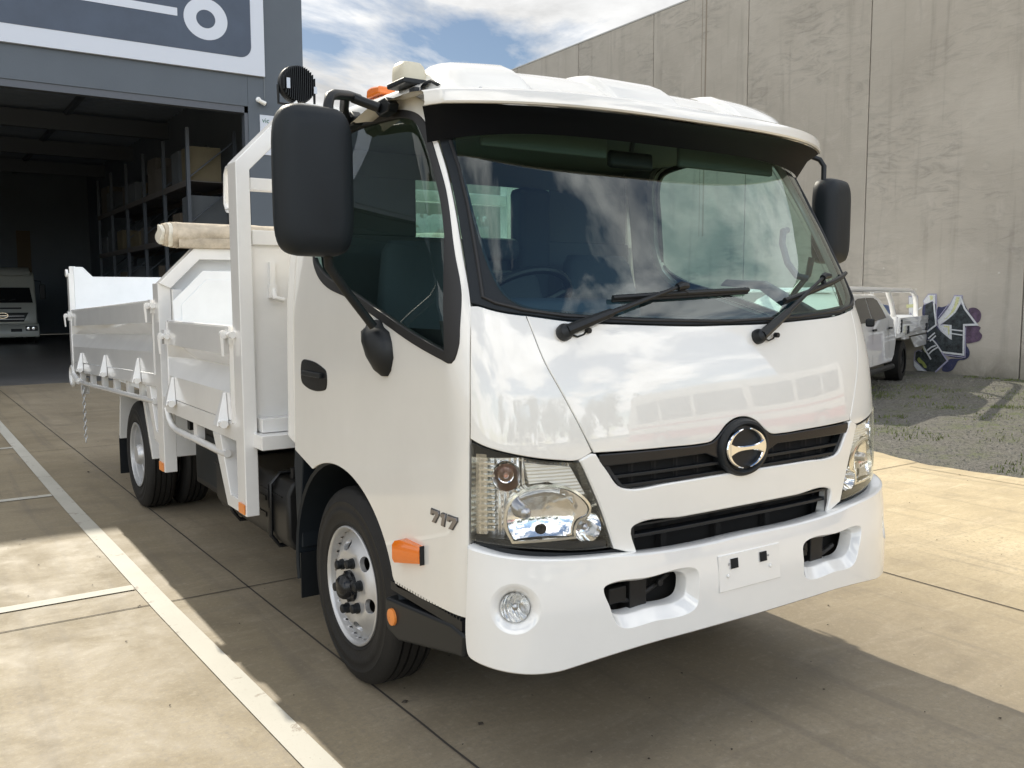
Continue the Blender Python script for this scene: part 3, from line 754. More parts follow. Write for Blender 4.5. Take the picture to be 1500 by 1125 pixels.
# bumper
bt = [(-1.021, .762, 1)] + noc(M['bum_top'][1:-1]) + [(0, .700, 0)]
bb = [(-1.047, .455, 0), (-1.038, .438, 0), (-1.015, .430, 0), (-.988, .424, 0), (-.911, .408, 0), (-.838, .398, 0), (-.762, .398, 0), (-.713, .405, 0), (-.63, .416, 0), (-.463, .429, 0), (-.268, .431, 0), (0, .430, 0)]
bl = bt + [(-p[0], p[1], p[2]) for p in rev(bt)[1:]] + [(-p[0], p[1], p[2]) for p in bb] + rev(bb)[1:]
lip = [(-.614, .630, 0), (-.600, .638, 0), (-.45, .638, 0), (-.268, .636, 0), (-.252, .624, 0), (-.252, .567, 0), (-.258, .512, 0), (-.280, .497, 0), (-.43, .495, 0), (-.545, .494, 0), (-.568, .506, 0), (-.597, .568, 0)]
opn = [(-.600, .616, 0), (-.588, .625, 0), (-.45, .625, 0), (-.292, .622, 0), (-.278, .610, 0), (-.278, .572, 0), (-.287, .540, 0), (-.304, .530, 0), (-.43, .529, 0), (-.550, .528, 0), (-.572, .540, 0), (-.590, .577, 0)]
lipN = ccw(spline(lip, .01)); 
def resamp(l, n, a0=None):
    c = (-.43, .57)
    l = ccw(l); tot = []; 
    L_ = [0]
    for i in range(len(l)): L_.append(L_[-1] + math.hypot(l[(i + 1) % len(l)][0] - l[i][0], l[(i + 1) % len(l)][1] - l[i][1]))
    # start at the point of largest x
    k0 = max(range(len(l)), key=lambda i: l[i][0] - .2 * l[i][1]); out = []
    for j in range(n):
        d = (L_[k0] + L_[-1] * j / n) % L_[-1]; i = 0
        while L_[i + 1] < d: i += 1
        t = (d - L_[i]) / (L_[i + 1] - L_[i] + 1e-9); a = l[i]; b = l[(i + 1) % len(l)]
        out.append((a[0] + (b[0] - a[0]) * t, a[1] + (b[1] - a[1]) * t))
    return out
lipR = resamp(spline(lip, .01), 90); od_ = spline(opn, .003)
def bb(l): return min(p[0] for p in l), max(p[0] for p in l), min(p[1] for p in l), max(p[1] for p in l)
L0, L1, L2, L3 = bb(lipR); O0, O1, O2, O3 = bb(od_)
opR = []
for a_, b_ in lipR:
    ta, tb = O0 + (a_ - L0) / (L1 - L0) * (O1 - O0), O2 + (b_ - L2) / (L3 - L2) * (O3 - O2)
    opR.append(min(od_, key=lambda q: (q[0] - ta) ** 2 + (q[1] - tb) ** 2))
for _ in range(3): opR = [((opR[i - 1][0] + 2 * opR[i][0] + opR[(i + 1) % 90][0]) / 4, (opR[i - 1][1] + 2 * opR[i][1] + opR[(i + 1) % 90][1]) / 4) for i in range(90)]
def mirl(l): return ccw([(-a, b) for a, b in l])
def bumper_extra(mb, L, P):
    for sg in (-1, 1):
        rows = []
        for lp, o in ((inset(lipR, 0), 0), (inset(lipR, .0012), -.0006), (inset(lipR, .0025), -.0025), (inset(opR, -.004), -.030), (inset(opR, -.0015), -.0325), (opR, -.036), (opR, -.08)):
            r = [P(a * -sg * 1.0 if sg > 0 else a, b, o) for a, b in lp]
            rows.append(r + [r[0]])
        mb.grid(rows, flip=(sg > 0))
fogc = (-.889, .595); fr = .045
def circ(c, r, n=40): return [(c[0] + r * math.cos(2 * PI * k / n), c[1] + r * math.sin(2 * PI * k / n)) for k in range(n)]
loopsB = [ccw(spline(bl, .018)), lipR, mirl(lipR), circ(fogc, .075), circ((.889, .595), .075)]
def bx(mb, L, P):
    bumper_extra(mb, L, P)
    for sg in (-1, 1):
        rows = []
        for r_, o in ((.075, 0), (.070, -.0015), (.060, -.008), (.052, -.018), (fr, -.026), (fr, -.05)):
            r = [P(sg * .889 + r_ * math.cos(2 * PI * k / 40), .595 + r_ * math.sin(2 * PI * k / 40), o) for k in range(41)]
            rows.append(r)
        mb.grid(rows, flip=False)
    # rolled bottom and top edges
    l = L[0]
bumper = patch('front_bumper', loopsB, WHITE2, T, S=BUM, thick=.07, step=.03, gap=0, holegap=0, smoothloops=False, rim=False, extra=bx)
rb = MB(); l = loopsB[0]
rows = []
for d, o in ((0, 0), (-.004, -.003), (-.007, -.010), (-.008, -.07)):
    q = inset(l, d); rows.append([BUM.p(a, b, o) for a, b in q + [q[0]]])
rb.grid(rows); rb.build('bumper_edge', WHITE2, bumper, smooth=60)
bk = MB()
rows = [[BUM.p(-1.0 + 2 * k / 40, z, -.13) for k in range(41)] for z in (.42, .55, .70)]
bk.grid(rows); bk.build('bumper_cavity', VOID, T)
for sg in (-1, 1):
    b = MB(); b.box(sg * .44 - .05, sg * .44 + .02, -.26, -.20, .5, .66); b.box(sg * .44 - .13, sg * .44 - .06, -.255, -.22, .55, .60)
    b.tube([(sg * .55, -.235, .56), (sg * .47, -.25, .545), (sg * .38, -.24, .57), (sg * .3, -.23, .60)], .009)
    b.tube([(sg * .36, -.262, .585), (sg * .36, -.25, .585)], .012)
    b.build('tow_bracket', CHAS, T, bevel=.004)
# number plate mount with two square holes
pm = MB(); surf_bar(pm, BUM, -.165, .125, lambda s: .535, lambda s: .655, -.01, .0035, 12); pm.build('plate_mount', WHITE2, bumper, bevel=.002)
for s in (-.095, .042):
    f = MB(); surf_bar(f, BUM, s - .017, s + .017, lambda q: .606, lambda q: .638, -.01, .005, 2); f.build('clip_hole', VOID, bumper)
    f = MB(); Mf = frame_at(BUM, s + (.024 if s > 0 else -.024), .622, .004); f.lathe([(0, .0), (.002, .003), (.0, .004)], (0, 0, 0), 'z', 10); f.xf(Mf); f.build('rivet', SATIN, bumper)
for s in (-.125, .075):
    f = MB(); Mf = frame_at(BUM, s, .585, .0035); f.lathe([(0.004, .0), (.003, .005), (0, .007)], (0, 0, 0), 'z', 12); f.xf(Mf); f.build('screw', WHITE2, bumper)
for sg in (-1, 1):
    Mf = frame_at(BUM, sg * .889, .595, -.012)
    f = MB(); f.lathe([(-.04, .001), (-.038, .015), (-.025, .03), (-.006, .0425), (-.014, .0445)], (0, 0, 0), 'z', 32); f.xf(Mf); fo = f.build('fog_light', HLI, bumper)
    f = MB(); f.lathe([(.004, .001), (.002, .022), (-.006, .042)], (0, 0, 0), 'z', 32); f.xf(Mf); f.build('fog_lens', GLASS_HL, fo)
    f = MB(); f.lathe([(-.03, .001), (-.03, .010), (-.010, .009), (-.008, .001)], (0, 0, 0), 'z', 12); f.xf(Mf); f.build('fog_bulb', SATIN, fo)

# model badge on the door: 717
def digit7(x): return [(x + .002, .838), (x + .050, .838), (x + .050, .828), (x + .026, .800), (x + .008, .800), (x + .032, .827), (x + .012, .827), (x + .010, .822), (x - .002, .822)]
def digit1(x): return [(x + .014, .838), (x + .034, .838), (x + .022, .800), (x + .005, .800), (x + .013, .826), (x + .002, .826), (x + .004, .834)]
for mm, nm in ((False, 'model_badge'),):
    par = [o for o in T.children if o.name.startswith('door')][0]
    for k, (fn_, x) in enumerate(((digit7, -1.212), (digit1, -1.152), (digit7, -1.107))):
        patch('badge_digit', [[(a, b, 1) for a, b in fn_(x)]], HLD, par, off=.003, thick=.004, gap=-.002, rnd=.001, step=.02, bstep=.02)
        patch('badge_digit', [[(a, b, 1) for a, b in fn_(x)]], PLASTIC7, par, off=.0055, thick=.005, gap=.0005, rnd=.001, step=.02, bstep=.02)
# side indicator
for sg in (-1, 1):
    f = MB()
    y0, y1 = .175, .352
    xs = sg * .985
    rows = []
    for t in [0, .12, .3, .5, .7, .88, 1]:
        y = y1 + (y0 - y1) * t
        top = min(.703, .676 + .14 * t) - (.010 if t < .05 else 0); bot = .608 + .036 * t + (.014 if t < .05 else 0)
        d = .040 - .020 * t if 0 < t < 1 else .012
        if t == 1: d = .020
        rows.append([(xs, y, bot), (xs + sg * d * .8, y, bot + .004), (xs + sg * d, y, bot + .02), (xs + sg * d, y, top - .014), (xs + sg * d * .75, y, top - .002), (xs, y, top)])
    f.grid(rows); f.add([rows[-1][i] for i in range(6)], [(0, 1, 2, 3, 4, 5)]); f.add([rows[0][i] for i in range(6)], [(0, 1, 2, 3, 4, 5)])
    dd = [o for o in T.children if o.name.startswith('door')][0 if sg < 0 else 1]
    sI = f.build('side_indicator', ORANGE, dd, smooth=45)
    f = MB(); f.box(min(xs, xs + sg * .017), max(xs, xs + sg * .017), y0 - .003, y0, .642, .706); f.build('indicator_base', BLK, sI, bevel=.003)

# windscreen frame and glass
zt = 2.14
wsb = [(-.946, 1.484, 1)] + [(p[0], p[1] + .003, 0) for p in M['ws_bottom'][1:-1]] + [(0, 1.408, 0)]
pil = [(-.958, 2.06, 1)] + noc(fg[2:-1])
pil = [(p[0] + .004, p[1], p[2]) for p in pil]
left = pil + wsb
wf = left + [(-p[0], p[1], p[2]) for p in rev(left)[1:]] + [(.9, 2.118, 0), (.6, zt, 0), (0, zt, 0), (-.6, zt, 0), (-.9, 2.118, 0)]
gg = [(-.895, 2.03, 0), (-.905, 1.98, 0), (-.893, 1.864, 0), (-.880, 1.70, 0), (-.861, 1.57, 0), (-.838, 1.512, 0), (-.79, 1.477, 0), (-.659, 1.458, 0), (-.375, 1.440, 0), (-.105, 1.430, 0), (0, 1.429, 0)]
gl_ = gg + [(-p[0], p[1], p[2]) for p in rev(gg)[1:]] + [(.85, 2.07, 0), (.6, 2.09, 0), (0, 2.095, 0), (-.6, 2.09, 0), (-.85, 2.07, 0)]
wfo = patch('windscreen_frame', [wf, gl_], BLKTEX, T, off=.001, thick=.012, holegap=0, step=.03)
patch('windscreen_glass', [gl_], GLASS_WS, T, off=.004, gap=-.006, rim=False, step=.04)
# raised rubber strip along the pillar and the bottom
rs = [(p[0] + .038, p[1]) for p in pil[1:]] + [(-.905, 1.50), (-.87, 1.483), (-.79, 1.462), (-.66, 1.443), (-.375, 1.426), (0, 1.416)]
rs = rs + [(-a, b) for a, b in rs[::-1][1:]]
pth = [CAB.p(a, b, .004) for a, b in rs]
f = MB(); f.tube(pth, .0055, 8); f.build('windscreen_seal', SEAL, wfo)
# ---- roof
f = MB(); rows = []
ys = [.335, .36, .42, .6, .8, 1.0, 1.2, 1.33, 1.385, 1.40]
for y in ys:
    row = []
    k = 1.0 if y < 1.3 else (.985 if y < 1.39 else .97)
    rz = 2.185 + .045 * min(1, max(0, (y - .3)) / .6)
    
    fz = 0.0 if y < 1.39 else -.02
    for i in range(33):
        t = -1 + 2 * i / 32
        a = math.copysign(abs(math.sin(t * PI / 2)) ** .55, t)
        zz = math.cos(t * PI / 2) ** .55
        row.append((.893 * k * a, y, 2.165 + (rz + .055 - 2.165) * zz * 1.0 + fz))
    rows.append(row)
f.grid(rows); roof = f.build('cab_roof', WHITE, T, smooth=60)
f = MB(); f.grid([[(x, y, 2.14) for x in (-.86, -.4, 0, .4, .86)] for y in (.26, .7, 1.36)]); f.build('roof_lining', ROOFLIN, T)
# ---- back wall with window
f = MB(); y0, y1 = 1.36, 1.40
f.box(-.93, .93, y0, y1, .88, 1.76); f.box(-.90, -.40, y0, y1, 1.76, 2.04); f.box(.40, .90, y0, y1, 1.76, 2.04); f.box(-.90, .90, y0, y1, 2.04, 2.19)
f.build('cab_back_wall', WHITE, T)
f = MB(); y0, y1 = 1.345, 1.355
f.box(-.9, .9, y0, y1, .88, 1.775); f.box(-.88, -.375, y0, y1, 1.775, 2.03); f.box(.375, .88, y0, y1, 1.775, 2.03); f.box(-.88, .88, y0, y1, 2.03, 2.14)
f.build('back_lining', LINING, T, bevel=.01)
f = MB(); f.box(-.40, .40, 1.375, 1.380, 1.76, 2.04); f.build('rear_window', GLASS_SD, T)
f = MB(); f.box(-.93, .93, -.05, 1.36, .90, .94); f.build('cab_floor', CHAS, T)
f = MB(); f.box(-.90, .90, .30, 1.3, .94, 1.12); f.build('seat_base', LINING, T, bevel=.02)
# dashboard, steering wheel, seats
f = MB(); f.prism([(-.12, 1.0), (-.13, 1.36), (-.06, 1.415), (.12, 1.425), (.22, 1.40), (.27, 1.33), (.27, 1.0)], 'x', -.78, .78); f.build('dashboard', DASH, T, bevel=.02, seg=3)
f = MB(); f.prism([(.05, 1.40), (.10, 1.49), (.22, 1.50), (.26, 1.40)], 'x', -.70, -.22); f.build('instrument_binnacle', DASH, T, bevel=.02)
f = MB(); Ms = Matrix.Translation((-.45, .42, 1.46)) @ Matrix.Rotation(math.radians(-42), 4, 'X')
ring = [(.205 * math.cos(2 * PI * k / 40), .205 * math.sin(2 * PI * k / 40), 0) for k in range(40)]
f.tube(ring, .015, 10, closed=True)
for a in (90, 210, 330): f.tube([(0, 0, -.03), (.2 * math.cos(math.radians(a)), .2 * math.sin(math.radians(a)), 0)], .016, 8)
f.lathe([(-.04, .001), (-.04, .05), (.0, .06), (.012, .04), (.014, .001)], (0, 0, -.01), 'z', 24); f.tube([(0, 0, -.04), (0, 0, -.30)], .03, 10)
f.xf(Ms); f.build('steering_wheel', BLK, T)
def seat(cx, w, top, y, name='seat'):
    f = MB(); f.prism([(y - .50, 1.10), (y - .52, 1.2), (y - .46, 1.25), (y, 1.22), (y + .02, 1.10)], 'x', cx - w / 2, cx + w / 2); s_ = f.build(name, FABRIC, T, bevel=.04, seg=3)
    f = MB(); rows = []
    n = 14
    for k in range(n + 1):
        t = k / n; z = 1.15 + (top - 1.15) * t; hw = w / 2 * (1 - .22 * max(0, t - .55) / .45) * (1 if t < .95 else .9)
        yy = y + .10 * t; dd = .06 if t < .95 else .045
        rows.append([(cx + hw * math.copysign(abs(math.cos(a)) ** .5, math.cos(a)), yy - dd * math.copysign(abs(math.sin(a)) ** .6, math.sin(a)), z) for a in [2 * PI * j / 28 for j in range(29)]])
    f.grid(rows); f.add(rows[-1][:28], [tuple(range(28))]); f.build('backrest', FABRIC, s_, smooth=60)
    return s_
seat(-.47, .50, 1.735, .98); seat(.0, .34, 1.62, 1.05); 
s3 = seat(.50, .46, 1.70, 1.03)
f = MB(); f.lathe([(-.09, .0), (-.09, .05), (.09, .05), (.09, 0)], (-.10, 1.10, 1.715), 'x', 20); f.build('headrest', FABRIC, T, smooth=60)
f = MB(); f.box(.12, .30, 1.22, 1.335, 1.2, 2.02); f.build('coat_panel', FABRIC, T, bevel=.03)
# far A pillar grab handle, interior mirror, sun visors
for sg, zz in ((1, 0),):
    f = MB(); f.tube([(.80, .22, 1.78), (.765, .21, 1.775), (.735, .19, 1.72), (.735, .16, 1.64), (.76, .13, 1.585), (.80, .11, 1.575)], .014, 10); f.build('grab_handle', DASH, T)
f = MB(); f.prism([(.12, 1.40), (.12, 1.44), (.40, 1.57), (.62, 1.58), (.66, 1.55), (.42, 1.53), (.20, 1.40)], 'x', .86, .90); f.build('armrest_rail', DASH, T, bevel=.01)
f = MB(); f.box(-.11, .11, .30, .33, 1.985, 2.05); im = f.build('interior_mirror', BLK, T, bevel=.015, seg=3)
f = MB(); f.tube([(0, .31, 2.05), (0, .29, 2.13)], .01, 8); f.build('mirror_stalk', BLK, im)
for cx in (-.45, .45):
    f = MB(); f.box(cx - .27, cx + .27, .235, .255, 2.00, 2.125); f.build('interior_sun_visor', ROOFLIN, T, bevel=.008)

# ---- outside sun visor on the roof
def lipy(x): return -.045 + .205 * (abs(x) / .93) ** 3.4 + max(0, abs(x) - .915) * 1.2
XS = [-.946 + 1.892 * k / 240 for k in range(241)]
def rib(x):
    u = (x + .93) / 1.86 * 6.0
    fr_ = u - math.floor(u)
    h = 1 if int(math.floor(u)) % 2 == 0 else 0
    e = .07
    if fr_ < e: t = fr_ / e; h0 = 1 - h; return h0 + (h - h0) * t * t * (3 - 2 * t)
    return h
rows = []
for x in XS:
    ly = lipy(x); ax = abs(x)
    e = max(0, min(1, (.900 - ax) / .12)); e = e * e * (3 - 2 * e)
    zl = 2.10 + .004 * (1 - (ax / .93) ** 2)
    ry = ly + .30 + .02 * e
    rz = 2.160 + .118 * e
    rr = (rib(x + .0) - .5) * .022 * e
    rows.append([
        (x, ly + .012, zl - .001), (x, ly + .003, zl), (x, ly - .002, zl + .006), (x, ly + .001, zl + .03), (x, ly + .006, zl + .042), (x, ly + .018, zl + .048),
        (x, ly + .055, zl + .052), (x, ly + .085, zl + .056 + rr * .15),
        (x, ly + .14, zl + .056 + (rz - zl - .056) * .36 + rr * .9), (x, ly + .20, zl + .056 + (rz - zl - .056) * .68 + rr), (x, ly + .26, zl + .056 + (rz - zl - .056) * .90 + rr),
        (x, ry, rz + rr * .8), (x, ry + .05, rz + .008 + rr * .4), (x, ry + .14, rz - .006), (x, ry + .26, rz - .03)])
f = MB(); f.grid(rows)
vis = f.build('sun_visor', WHITE, T, smooth=28)
# underside: from the lip back to the screen
rows = []
for x in XS:
    ly = lipy(x); xx = x * .955
    # point on the screen frame at about z 2.0
    zb = 2.045 - .045 * (abs(x) / .93) ** 4
    W_, Y_, D_ = CAB.sect(zb)
    t = min(.9999, abs(xx) / (W_ * 1.02)); yb = Y_ + D_ * (1 - (1 - t ** 3) ** (1 / 3)) - .004
    a = Vector((x, ly + .012, 2.098)); b_ = Vector((xx, max(yb, ly + .03), zb))
    rows.append([a, a.lerp(b_, .5) + Vector((0, 0, .02)), b_])
f = MB(); f.grid(rows); f.build('visor_underside', mat('visor_black', (.004, .005, .007), rough=.6, spec=.15), vis)
for x in (-.78, -.42, .1, .45):
    f = MB(); f.lathe([(0, .006), (.006, .005), (.008, .001)], (x, lipy(x) + .075, 2.156), 'z', 12); f.build('visor_screw', SATIN, vis)
for sg in (-1, 1):
    f = MB(); y = .34; f.tube([(sg * .885, y, 2.175), (sg * .88, y + .02, 2.195), (sg * .86, y - .02, 2.205), (sg * .85, y - .06, 2.185)], .006, 8)
    f.box(sg * .895 - .014, sg * .895 + .014, y, y + .04, 2.165, 2.185); f.build('visor_bracket', BLK, vis, bevel=.005)
# ---- roof lamps
f = MB(); f.prism([(.14, 0), (.13, .055), (.085, .062), (.0, .05), (-.01, 0)], 'x', -.035, .035); f.xf(Matrix.Translation((-.84, .68, 2.228)) @ Matrix.Scale(.62, 4, (0, 0, 1)) @ Matrix.Scale(.8, 4, (0, 1, 0))); f.build('amber_marker_lamp', ORANGE, T, bevel=.01)
f = MB()
rows = []
for z, k in ((0, 1), (.04, .96), (.075, .88), (.095, .72), (.10, .4)):
    rows.append([(.052 * k * math.copysign(abs(math.cos(a)) ** .55, math.cos(a)), .055 * k * math.copysign(abs(math.sin(a)) ** .55, math.sin(a)) + .15 * z, z) for a in [2 * PI * j / 24 for j in range(25)]])
f.grid(rows); f.add(rows[-1][:24], [tuple(range(24))]); f.xf(Matrix.Translation((-.868, .45, 2.222)) @ Matrix.Scale(.68, 4, (0, 0, 1)))
bc = f.build('roof_lamp_housing', CREAM, T, smooth=50)
f = MB(); f.box(-.925, -.81, .385, .515, 2.205, 2.224); f.build('lamp_base', BLK, bc, bevel=.006)
# ---- wipers
def wiper(pv, elbow, b0, b1):
    f = MB(); P_ = CAB.p(pv[0], pv[1], .012); Mf = frame_at(CAB, pv[0], pv[1], 0)
    f.lathe([(0, .026), (.012, .027), (.03, .021), (.036, .010), (.037, .001)], (0, 0, 0), 'z', 20); f.xf(Mf)
    w = f.build('wiper', BLK, T)
    E_ = CAB.p(elbow[0], elbow[1], .045); A = P_ + (E_ - P_) * .36 + CAB.nrm(*pv) * .016
    f = MB(); f.tube([P_ + CAB.nrm(*pv) * .012, P_.lerp(A, .5) + CAB.nrm(*pv) * .008, A], [.019, .017, .014], 8); f.tube([A, A.lerp(E_, .6), E_], [.0095, .007, .006], 8); f.build('wiper_arm', BLK, w)
    B0 = CAB.p(b0[0], b0[1], .026); B1 = CAB.p(b1[0], b1[1], .026)
    pts = []
    for k in range(9):
        t = k / 8; s = b0[0] + (b1[0] - b0[0]) * t; z = b0[1] + (b1[1] - b0[1]) * t
        pts.append(CAB.p(s, z, .020 + .006 * math.sin(PI * t)))
    f = MB(); f.tube(pts, .0085, 8); f.tube([CAB.p(b0[0] + (b1[0] - b0[0]) * t, b0[1] + (b1[1] - b0[1]) * t - .006, .012) for t in [k / 8 for k in range(9)]], .006, 6); f.build('wiper_blade', BLK, w)
    f = MB(); f.tube([E_ - (E_ - A) * .06, E_, E_ + Vector((.03, 0, 0))], [.012, .014, .010], 8)
    q = CAB.p(elbow[0], elbow[1], .03); f.tube([q, pts[4]], .01, 8); f.build('blade_clip', BLK, w)
    f = MB(); o = CAB.nrm(*pv)
    f.tube([P_ + Vector((.02, 0, -.008)), P_ + Vector((.045, -.004, -.016)), P_ + Vector((.07, -.002, -.010)), P_ + Vector((.085, 0, .004))], .003, 6)
    f.tube([P_ + Vector((.085, .004, .002)), P_ + Vector((.086, -.012, .002))], .009, 8); f.build('washer_hose', BLK, w)
    return w
wiper((-.677, 1.393), (-.215, 1.518), (-.486, 1.490), (.129, 1.516))
wiper((.125, 1.360), (.575, 1.558), (.306, 1.479), (.86, 1.585))
# ---- mirrors
def mirror_head(c, rz, w=.125, h=.235, d=.055):
    f = MB(); rows = []
    secs = [(-1.0, .80), (-.96, .90), (-.8, .97), (-.3, 1.0), (.25, .98), (.65, .90), (.88, .74), (1.0, .5)]
    for (t, k) in secs:
        row = []
        for j in range(41):
            a = 2 * PI * j / 40; ca, sa = math.cos(a), math.sin(a)
            row.append((w * (k + .0) * math.copysign(abs(ca) ** .42, ca), -d * t, (h - w * (1 - k)) * math.copysign(abs(sa) ** .38, sa)))
        rows.append(row)
    f.grid(rows); f.add(rows[-1][:40], [tuple(range(40))])
    Mx = Matrix.Translation(c) @ Matrix.Rotation(rz, 4, 'Z'); f.xf(Mx)
    m = f.build('side_mirror', BLKTEX, T, smooth=70)
    f = MB(); f.add([(w * .78 * math.copysign(abs(math.cos(a)) ** .42, math.cos(a)), d * 1.0 - .004, (h - .03) * math.copysign(abs(math.sin(a)) ** .38, math.sin(a))) for a in [2 * PI * j / 40 for j in range(40)]], [tuple(range(40))]); f.xf(Mx)
    f.build('mirror_glass', CHROME, m)
    return m
ml = mirror_head((-1.245, .375, 1.862), math.radians(4), .127, .232)
mr = mirror_head((1.345, .40, 1.852), math.radians(10), .115, .20)
for sg, m_, ox in ((-1, ml, 0), (1, mr, .085)):
    f = MB()
    X = sg * (1.185 + ox)
    f.tube([(X, .40, 2.02 if sg < 0 else 1.98), (X, .40, 2.105), (X - sg * .012, .415, 2.135), (X - sg * .04, .44, 2.150), (sg * 1.05, .55, 2.178), (sg * .985, .61, 2.185)], .0165 if sg < 0 else .012, 12)
    a = f.build('mirror_arm', BLK, m_)
    f = MB(); f.tube([(sg * 1.06, .55, 2.178), (sg * 1.0, .70, 2.165), (sg * .945, .80, 2.140)], .018, 8); f.tube([(sg * 1.03, .57, 2.178), (sg * .99, .56, 2.165), (sg * .945, .52, 2.142)], .018, 8)
    for y in (.52, .80):
        x0, x1 = sorted((sg * .905, sg * .945)); f.prism([(y - .065, 2.150), (y - .05, 2.125), (y + .02, 2.118), (y + .06, 2.145), (y + .06, 2.170), (y - .03, 2.175)], 'x', x0, x1)
    f.build('arm_bracket', BLK, m_, bevel=.006)
    f = MB(); f.tube([(sg * 1.20, .40, 1.68), (sg * 1.19, .41, 1.60), (sg * 1.13, .43, 1.53), (sg * 1.025, .44, 1.405)], .0155, 12); f.build('lower_arm', BLK, m_)
    f = MB()
    rows = []
    for z, w_, d_ in ((1.425, .035, .03), (1.40, .05, .045), (1.385, .085, .058), (1.35, .092, .062), (1.30, .085, .055), (1.255, .05, .04), (1.235, .02, .02)):
        rows.append([(sg * (.975 + max(0, d_ * math.sin(a))), .485 - (1.35 - z) * .35 + w_ * math.cos(a), z) for a in [PI * j / 12 for j in range(13)]])
    f.grid(rows); f.build('arm_foot', BLK, m_, smooth=60)

# ---- wheels
def tyre_prof(w, R, r0):
    p = [(.022, r0 - .004), (.012, r0 + .012), (.006, r0 + .020), (.008, r0 + .024), (.004, r0 + .035), (.001, r0 + .055), (-.001, r0 + .058), (.000, r0 + .075), (.002, r0 + .078), (.003, r0 + .1), (.001, r0 + .103), (.004, r0 + .108), (.010, R - .030), (.020, R - .013), (.032, R - .004)]
    q = [(w - a, b) for a, b in p[::-1]]
    g = []; n = 4; u0, u1 = .032, w - .032
    for k in range(n):
        c = u0 + (u1 - u0) * (k + .5) / n
        g += [(c - .005, R), (c - .0035, R - .011), (c + .0035, R - .011), (c + .005, R)]
    return p + g + q
def wheel(name, xo, y, sg, kind):
    """xo: outer face |x|; inward is towards the centre line"""
    R = .3835; r0 = .226; wd = .205
    def fl(prof): return [(-sg * h, r) for h, r in prof]
    c = (sg * xo, y, R)
    W_ = thing(name, None, None); W_.parent = T
    f = MB(); f.lathe(fl(tyre_prof(wd, R, r0)), c, 'x', 96); tyre = f.build('tyre', RUB, W_, smooth=50)
    if kind == 'front':
        f = MB(); f.lathe(fl([(.05, .2155), (.020, .2165), (.010, .221), (.006, .228), (.009, .233), (.022, .233)]), c, 'x', 96)
        f.lathe(fl([(.0285, .1795), (.0312, .184), (.0349, .190), (.0371, .1935), (.0412, .199), (.044, .205), (.046, .2155)]), c, 'x', 96)
        f.lathe(fl([(.05, .2155), (.17, .21), (.185, .23)]), c, 'x', 64)
        rim_ = f.build('rim', SILV, W_, smooth=50)
        def dome(r):
            return interp([(0, .008), (.125, .008), (.135, .006), (.150, .010), (.172, .024), (.194, .038)], r)
        holes = []
        for k in range(6):
            a = math.radians(15 + 60 * k)
            cx, cy = .158 * math.cos(a), .158 * math.sin(a)
            holes.append([(cx + .022 * math.cos(t) * math.cos(a) - .032 * math.sin(t) * math.sin(a), cy + .022 * math.cos(t) * math.sin(a) + .032 * math.sin(t) * math.cos(a)) for t in [2 * PI * j / 24 for j in range(24)]])
        def fn(a, b, o):
            r = math.hypot(a, b); return Vector((c[0] - sg * (dome(r) - o), c[1] + a, c[2] + b))
        d = patch('wheel_disc', [circ((0, 0), .1935, 96)] + [ccw(h) for h in holes], SILV, W_, fn=fn, smoothloops=False, gap=0, rnd=.001, step=.018, thick=.02)
        f = MB(); f.lathe(fl([(.10, .20), (.10, .001)]), c, 'x', 48); f.build('brake_drum', VOID, W_)
        f = MB(); f.lathe(fl([(.01, .062), (-.004, .060), (-.010, .050), (-.030, .046), (-.040, .038), (-.046, .022), (-.048, .001)]), c, 'x', 36)
        for k in range(6):
            a = math.radians(15 + 60 * k); cc = (c[0] + sg * .004, c[1] + .052 * math.cos(a), c[2] + .052 * math.sin(a)); f.lathe(fl([(0.004, .008), (-.008, .008), (-.010, .001)]), cc, 'x', 6)
        f.build('hub_cap', BLKGL, W_, smooth=40)
        for k in range(6):
            a = math.radians(45 + 60 * k); cc = (c[0], c[1] + .098 * math.cos(a), c[2] + .098 * math.sin(a))
            f = MB(); f.lathe(fl([(.010, .021), (-.002, .021), (-.003, .0175), (-.020, .0175), (-.023, .014), (-.024, .001)]), cc, 'x', 6 if 0 else 18); f.build('wheel_nut', BLK, W_, smooth=40)
    else:
        f = MB(); f.lathe(fl([(.012, .229), (.006, .231), (.004, .226), (.010, .217), (.03, .214), (.034, .205), (.07, .200), (.075, .192), (.12, .188), (.13, .16), (.135, .10), (.11, .095), (.10, .08), (.02, .075), (.0, .06), (-.002, .001)]), c, 'x', 72)
        f.build('rim', SILV, W_, smooth=40)
        for k in range(6):
            a = math.radians(30 + 60 * k); cc = (c[0] - sg * .12, c[1] + .12 * math.cos(a), c[2] + .12 * math.sin(a))
            f = MB(); f.lathe(fl([(.010, .017), (-.025, .016), (-.028, .001)]), cc, 'x', 12); f.build('wheel_nut', BLK, W_, smooth=40)
    return W_
for sg in (-1, 1):
    wheel('front_wheel', .955, .85, sg, 'front')
    wheel('rear_wheel', 1.005, 4.46, sg, 'rear'); wheel('rear_wheel', .765, 4.46, sg, 'rear')
